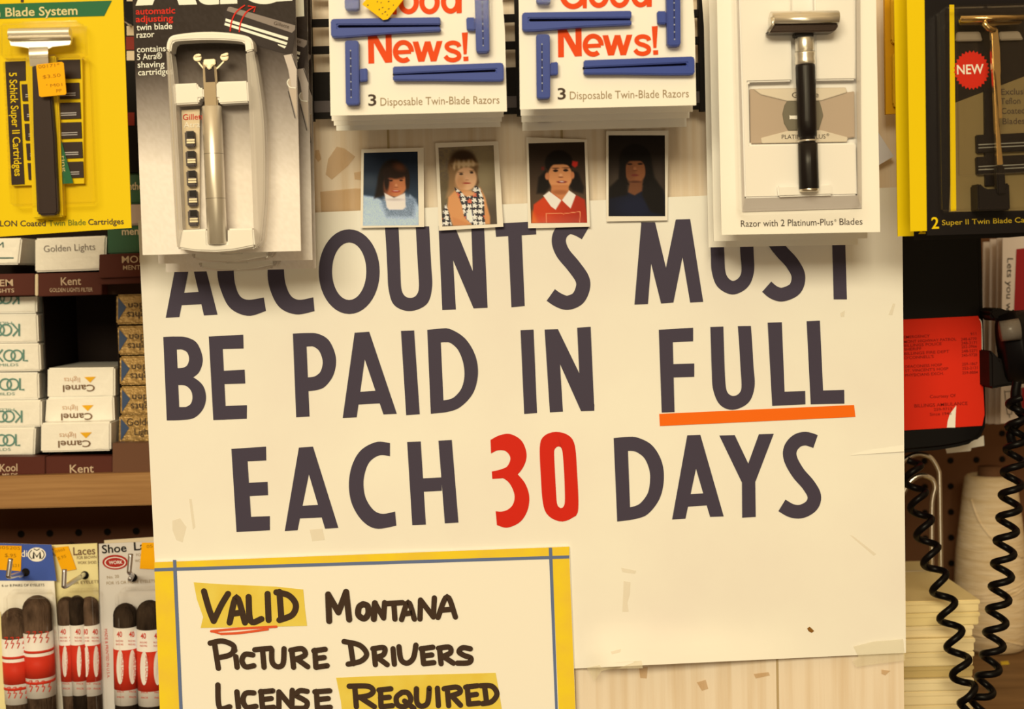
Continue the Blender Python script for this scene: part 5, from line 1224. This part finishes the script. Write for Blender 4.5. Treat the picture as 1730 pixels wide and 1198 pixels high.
rows = [('EMERGENCY', 40, 240, 290, '911', 685, 740), ('MONT HIGHWAY PATROL', 40, 285, 545, '248-6770', 592, 742), ('BILLINGS POLICE', 42, 322, 405, '248-3171', 594, 744), ('SHERIFF', 42, 358, 210, '252-3966', 596, 744), ('BILLINGS FIRE DEPT', 44, 400, 478, '248-5271', 598, 746), ("O'CONNELL'S", 44, 440, 328, '245-9728', 598, 748),
        ('DEACONESS HOSP', 50, 525, 410, '259-1867', 602, 750), ("ST. VINCENT'S HOSP", 52, 565, 470, '252-2131', 604, 752), ('PHYSICIANS EXCH.', 54, 608, 425, '259-8884', 604, 754)]
for a_, x0, b_, x1, num, nx0, nx1 in rows:
    p, q = s6((x0, b_)), s6((x1, b_-.055*(x1-x0))); mb.text(a_, *p[0], *q[0], 4.6, z_, off=.004)
    yy = b_-.055*(nx0-x0)+6; p, q = s6((nx0, yy)), s6((nx1, yy-7)); mb.text(num, *p[0], *q[0], 4.6, z_, off=.004)
for a_, x0, b_, x1, h_ in (('Courtesy Of', 292, 815, 540, 5.2), ('BILLINGS AMBULANCE', 142, 905, 655, 5.4), ('259-9713', 330, 938, 505, 4.6), ('Since 1946', 292, 985, 500, 5)):
    p, q = s6((x0, b_)), s6((x1, b_-.05*(x1-x0))); mb.text(a_, *p[0], *q[0], h_, z_, off=.004)
mb.build('lettering', mat('dark_red_print', '7E160C', .6), rc)
# handset
yh = .085
HS = thing('handset', 'black telephone handset hanging at the right edge beside the red card', 'handset', P(1735, 660, yh))
k_ = (yh-CAM.y)/F
mb = MB(); c0, c1 = P(1688, 590, yh+.012), P(1780, 578, yh+.004); ax = (c1-c0).normalized()
mb.tube([c0+ax*(t*92*k_) for t in (0, .02, .06, .3, .34, .36, .9, 1.0)], [v*k_ for v in (30, 50, 58, 62, 64, 60, 56, 52)], 30); hb = mb.build('earpiece', mat('handset_black', '0C0908', .5, spec=.1), HS, sm=True)
mb = MB(); mb.tube([P(1690, 560, yh-.016), P(1722, 556, yh-.018)], [17*k_, 18*k_], 24); mb.build('earpiece_sheen', mat('phone_sheen', '6A5C46', .3), HS, sm=True)  # lighter colour stands in for the sheen on the black earpiece
mb = MB(); mb.prism(s7((100, 500), (118, 478), (160, 464), (200, 480), (300, 488), (420, 480), (420, 560), (130, 540)), yh+.008, .03); mb.prism(s7((108, 700), (170, 760), (300, 790), (420, 790), (420, 880), (200, 910), (112, 925)), yh+.004, .03); mb.build('cradle', M_blackm, HS, bevel=.002)
mb = MB(); mb.tube(smooth([tuple(P(x_, y_, yh-.006)) for x_, y_ in ((1760, 580), (1800, 590), (1850, 640), (1870, 720))], 8), [.021]*25, 20); mb.build('grip', M_phone, HS, sm=True)
# coiled cord: one helix down the right, through a loop below the frame and up the left
cx = s4((655, -180), (650, -40), (642, 60), (632, 140), (624, 230), (614, 330), (602, 430), (590, 535), (580, 635), (568, 735), (556, 830), (545, 920), (530, 1010), (506, 1100), (478, 1190)) + [(1646, 1240), (1636, 1285), (1624, 1300), (1614, 1285), (1622, 1240)] + \
     s4((440, 1180), (412, 1080), (398, 1000), (378, 910), (350, 800), (322, 690), (290, 590), (262, 500), (240, 400), (222, 320), (205, 240), (190, 165), (178, 90))
NR = 15
dep = [.060-.0012*i for i in range(NR)] + [.035, .03, .025, .025, .03] + [.035+.0045*i for i in range(len(cx)-NR-5)]
ctr = smooth([tuple(P(a_, b_, d_)) for (a_, b_), d_ in zip(cx, dep)], 12)
ctr = resample(ctr, 1500); Ltot = sum(math.dist(a_, b_) for a_, b_ in zip(ctr, ctr[1:]))
pts = []; acc = 0; ph = 0
for i in range(len(ctr)):
    if i: ph += 2*math.pi*math.dist(ctr[i-1], ctr[i])/(.0172 if i < 760 else .0212)
    a_, b_ = Vector(ctr[max(0, i-2)]), Vector(ctr[min(len(ctr)-1, i+2)]); t = (b_-a_).normalized()
    n_ = Vector((0, -1, 0)); n_ = (n_-t*n_.dot(t)).normalized(); bn = t.cross(n_)
    rad = .0068
    pts.append(Vector(ctr[i])+(n_*math.cos(ph)+bn*math.sin(ph))*rad)
single(MB().tube(pts, .0027, 10), 'telephone_cord', M_phone, 'black coiled telephone cord hanging in a long loop at right', 'cord', sm=True)
mb = MB(); mb.tube(smooth([tuple(P(a_, b_, .07)) for a_, b_ in s7((262, 880), (250, 960), (262, 1030), (290, 1065), (330, 1070))], 6), .0035, 12)
mb.tube(smooth([tuple(P(a_, b_, .07)) for a_, b_ in s7((330, 1085), (260, 1120), (225, 1180), (240, 1240))], 6), .0035, 12); mb.build('cord_lead', M_phone, HS, sm=True)

# pen cards hanging behind the handset
ype = .235
def pen_card():
    r = thing('pen_card', 'front white pen card with red panel, lettering running down its edge, behind the handset', 'pen card', P(1730, 714, ype), 'carded pens at right')
    MB().prism([(1694, 390), (1800, 386), (1806, 708), (1690.5, 715)], ype, .0008).build('card', mat('pen_card_white', 'E6CCA4', .5), r)
    mb = MB(); mb.poly([(1717, 421), (1800, 412), (1800, 525), (1713, 528)], ype-.0004); mb.poly([(1726, 655), (1800, 650), (1800, 690), (1726, 694)], ype-.0004); mb.build('red_panel', mat('pen_red', 'A02420', .5), r)
    mb = MB(); mb.text('Lets you write', 1702, 436, 1699, 555, 9.5, ype-.0004, off=.004)
    for q in ([(1697, 660), (1702, 700)], [(1713, 660), (1709, 700)], [(1702, 700), (1709, 700)], [(1697, 662), (1713, 661)], [(1705, 700), (1706, 706)]): mb.strip(q, 1.1, ype-.0004, sm=False)
    mb.build('lettering', M_ink, r)
    MB().prism([(1720, 540), (1726, 540), (1726, 690), (1720, 690)], ype-.008, .007).build('pen', M_phone, r, bevel=.001)
    return r
PC = pen_card(); b0 = P(1690.5, 715, ype)
for i, nm in enumerate(('second white pen card, edge just left of the lettered one', 'third white pen card from the lettered one', 'rearmost white pen card, next to the telephone body')):
    copy_tree(PC, P(1681-11.5*i, 717-.5*i, ype+.024*(i+1))-b0, nm, skip=('lettering',))
# white price slip under the telephone
r = single(MB().prism([(1596, 752), (1640, 746), (1662, 736), (1663, 753), (1641, 757), (1640, 762), (1600, 766)], .17, .001), 'paper_slip', M_white, 'white paper slip peeking out under the black telephone', 'paper')
# shelf, twine cone, boxes
ysp = .325
zs = P(1672, 1104, ysp-.02).z
SH2 = MB(); wbox(SH2, XR+.001, .74, .06, .384, zs-.018, zs)
single(SH2, 'side_shelf', mat('side_shelf_wood', '8A6436', .55, noise=('6E4C26', (12, 60, 60), .35, .75)), 'brown shelf at lower right carrying the twine cone and boxes', 'shelf', bevel=.001)
M_twine = mat('twine', 'E4C48A', .9, noise=('D2AE70', (40, 40, 220), .35, .7), bump=((60, 60, 900), .7, .002))
TW = thing('twine_cone', 'large cone of cream twine standing on the shelf behind the cord', 'twine', (P(1674, 1100, ysp).x, ysp, zs))
kk = (ysp-CAM.y)/F; cxw = P(1674, 960, ysp).x; zt_ = P(1672, 803, ysp).z; hh = zt_-zs
prof = [(0, 50), (.02, 58), (.12, 62), (.3, 62), (.5, 58.5), (.56, 57.5), (.75, 51), (.92, 45), (.985, 42), (1.0, 38), (.99, 14)]
mb = MB(); mb.tube([Vector((cxw, ysp, zs+.0005+hh*t)) for t, q in prof], [q*kk for t, q in prof], 48); tw = mb.build('winding', M_twine, TW, sm=True)
def cone_r(t):
    for (a_, ra), (b_, rb) in zip(prof, prof[1:]):
        if a_ <= t <= b_: return (ra+(rb-ra)*(t-a_)/max(1e-6, b_-a_))*kk
    return 40*kk
for nm, st_ in (('strand', [(-60, .34), (-20, .355), (30, .40), (70, .44)]), ('strand', [(-65, .30), (-30, .31), (20, .35), (60, .41)]), ('strand', [(-60, .88), (-35, .74), (0, .62), (40, .55)]), ('strand', [(-55, .12), (-10, .10), (40, .05)]), ('strand', [(-66, .325), (-20, .335), (20, .37), (65, .43)])):
    sp_ = smooth(st_, 8); mb = MB(); mb.tube([Vector((cxw+cone_r(t)*1.005*math.sin(math.radians(a_)), ysp-cone_r(t)*1.005*math.cos(math.radians(a_)), zs+hh*t)) for a_, t in sp_], .0011, 8); mb.build(nm, M_twine, TW, sm=True)
mb = MB(); mb.tube([Vector((cxw, ysp, zs+hh*.9)), Vector((cxw, ysp, zs+hh*1.05))], [.011, .011], 20); mb.build('core', mat('cone_core', '6A4526', .7), TW, sm=True)
ybx = .085
edges = s4((0, 715), (0, 771), (0, 830), (0, 883), (0, 945), (0, 1009), (0, 1061), (0, 1116), (0, 1180), (0, 1240))
rights = [478, 480, 455, 457, 455, 456, 452, 448, 452]
BC = ['F2D284', 'F0D080', 'F0D28C', 'F2D48C', 'EED088', 'C8A860', 'F0D490', 'F2D48E', 'EED08A']
BN = ['topmost cream box of the stack beside the sign, widest lid', 'second cream box from the top of the stack', 'third cream box from the top of the stack', 'fourth cream box from the top of the stack', 'fifth cream box from the top, above the darker one', 'darker tan box in the stack of cream boxes', 'cream box directly under the darker tan one', 'second cream box below the darker tan one', 'lowest cream box of the stack, on the shelf']
ztop = [P(1600, e[1], ybx).z for e in edges]; zbase = zs+.0005
x0b = XR+.002
nb = 9
zz = [zt2 for zt2 in ztop if zt2 > zbase+.006]; zz = zz[:nb] + [zbase]
for i in range(len(zz)-1):
    xr = P(1470+rights[i]/2.615, edges[i][1]+20, ybx).x; j = .0012*((i*7) % 3-1)
    r = thing('flat_box', BN[i] if i < len(zz)-2 else BN[8], 'box', ((x0b+xr)/2, ybx+.07, zz[i+1]), 'stack of flat cream boxes')
    m_ = mat('box_cream_%d' % i, BC[i], .6)
    mb = MB(); wbox(mb, x0b, xr, ybx+j, ybx+.15+j, zz[i+1]+.0002, zz[i]-.0002); bx = mb.build('box', m_, r, bevel=.0008)
    mb = MB(); wbox(mb, x0b-.0001, xr+.0008, ybx+j-.0010, ybx+.151+j, zz[i]-(zz[i]-zz[i+1])*.36, zz[i]-.0001); mb.build('lid', m_, r, bevel=.0006)
# wire stand
yw = .20
WS = thing('wire_stand', 'bent chrome wire stand beside the sign, above the cream boxes', 'stand', P(1560, 978, yw))
M_wire = mat('chrome_wire', 'D8C49A', .2, 1.0)
mb = MB()
mb.tube(smooth([tuple(P(a_, b_, yw)) for a_, b_ in [(1500, 975), (1505, 820)] + s4((130, 120), (165, 88), (210, 72), (265, 86), (300, 140), (306, 190), (309, 380), (312, 600))], 8), .0021, 12); mb.build('wire_loop', M_wire, WS, sm=True)
mb = MB(); mb.tube(smooth([tuple(P(a_, b_, yw-.012)) for a_, b_ in [(1505, 975), (1510, 870)] + s4((145, 245), (180, 190), (225, 165), (270, 180), (286, 215), (276, 265), (272, 330), (272, 620))], 8), .0021, 12); mb.build('wire_loop', M_wire, WS, sm=True)
mb = MB(); mb.prism(s4((90, 592), (262, 590), (262, 606), (90, 608)), yw-.01, .006); mb.build('base_bar', M_cream, WS, bevel=.0005)
for nm, q in (('small yellow paper scrap on the brown shelf by the cord', s4((575, 988), (610, 985), (615, 998), (580, 1000))), ('yellow paper scrap on the brown shelf beside the box stack', s4((462, 1055), (480, 1050), (500, 1062), (490, 1078), (465, 1072)))):
    w = []
    for a_, b_ in q:
        d = R3 @ Vector(((a_-W/2)/F, -(b_-H/2)/F, -1)); w.append(CAM+d*((zs+.0006-CAM.z)/d.z))
    mb = MB(); n_ = len(w); mb.add(w+[p-Vector((0, 0, .0005)) for p in w], [list(range(n_)), list(range(2*n_-1, n_-1, -1))]+[[i, (i+1) % n_, n_+(i+1) % n_, n_+i] for i in range(n_)])
    single(mb, 'paper_scrap', mat('yellow_scrap', 'D9B02A', .6), nm, 'paper')

# straight steel hooks that carry the hanging packs (above the picture's upper edge)
for nm, px, yf_, yb2 in (('steel hook above the price-stickered white pack', 704, -.118, .006), ('steel hook above the unstickered white pack', 1024, -.118, .006), ('steel hook above the grey silver-razor packs', 362, -.104, .006), ('steel hook above the white safety razor packs', 1344, -.104, .006), ('steel hook above the black gold-razor packs', 1672, -.112, .384), ('steel hook above the bright yellow pack', 68, -.110, .244)):
    a_ = P(px, -56, -.09)
    pts = [Vector((a_.x, yb2, a_.z+.004)), Vector((a_.x, 0 if yb2 < .1 else .1, a_.z+.002)), Vector((a_.x, -.09, a_.z)), Vector((a_.x, yf_, a_.z)), Vector((a_.x, yf_-.003, a_.z+.003)), Vector((a_.x, yf_-.003, a_.z+.012))]
    single(MB().tube(smooth([tuple(p) for p in pts], 4), .0016, 10), 'peg_hook', M_hook, nm, 'hook', 'hooks of the hanging razor packs', sm=True)
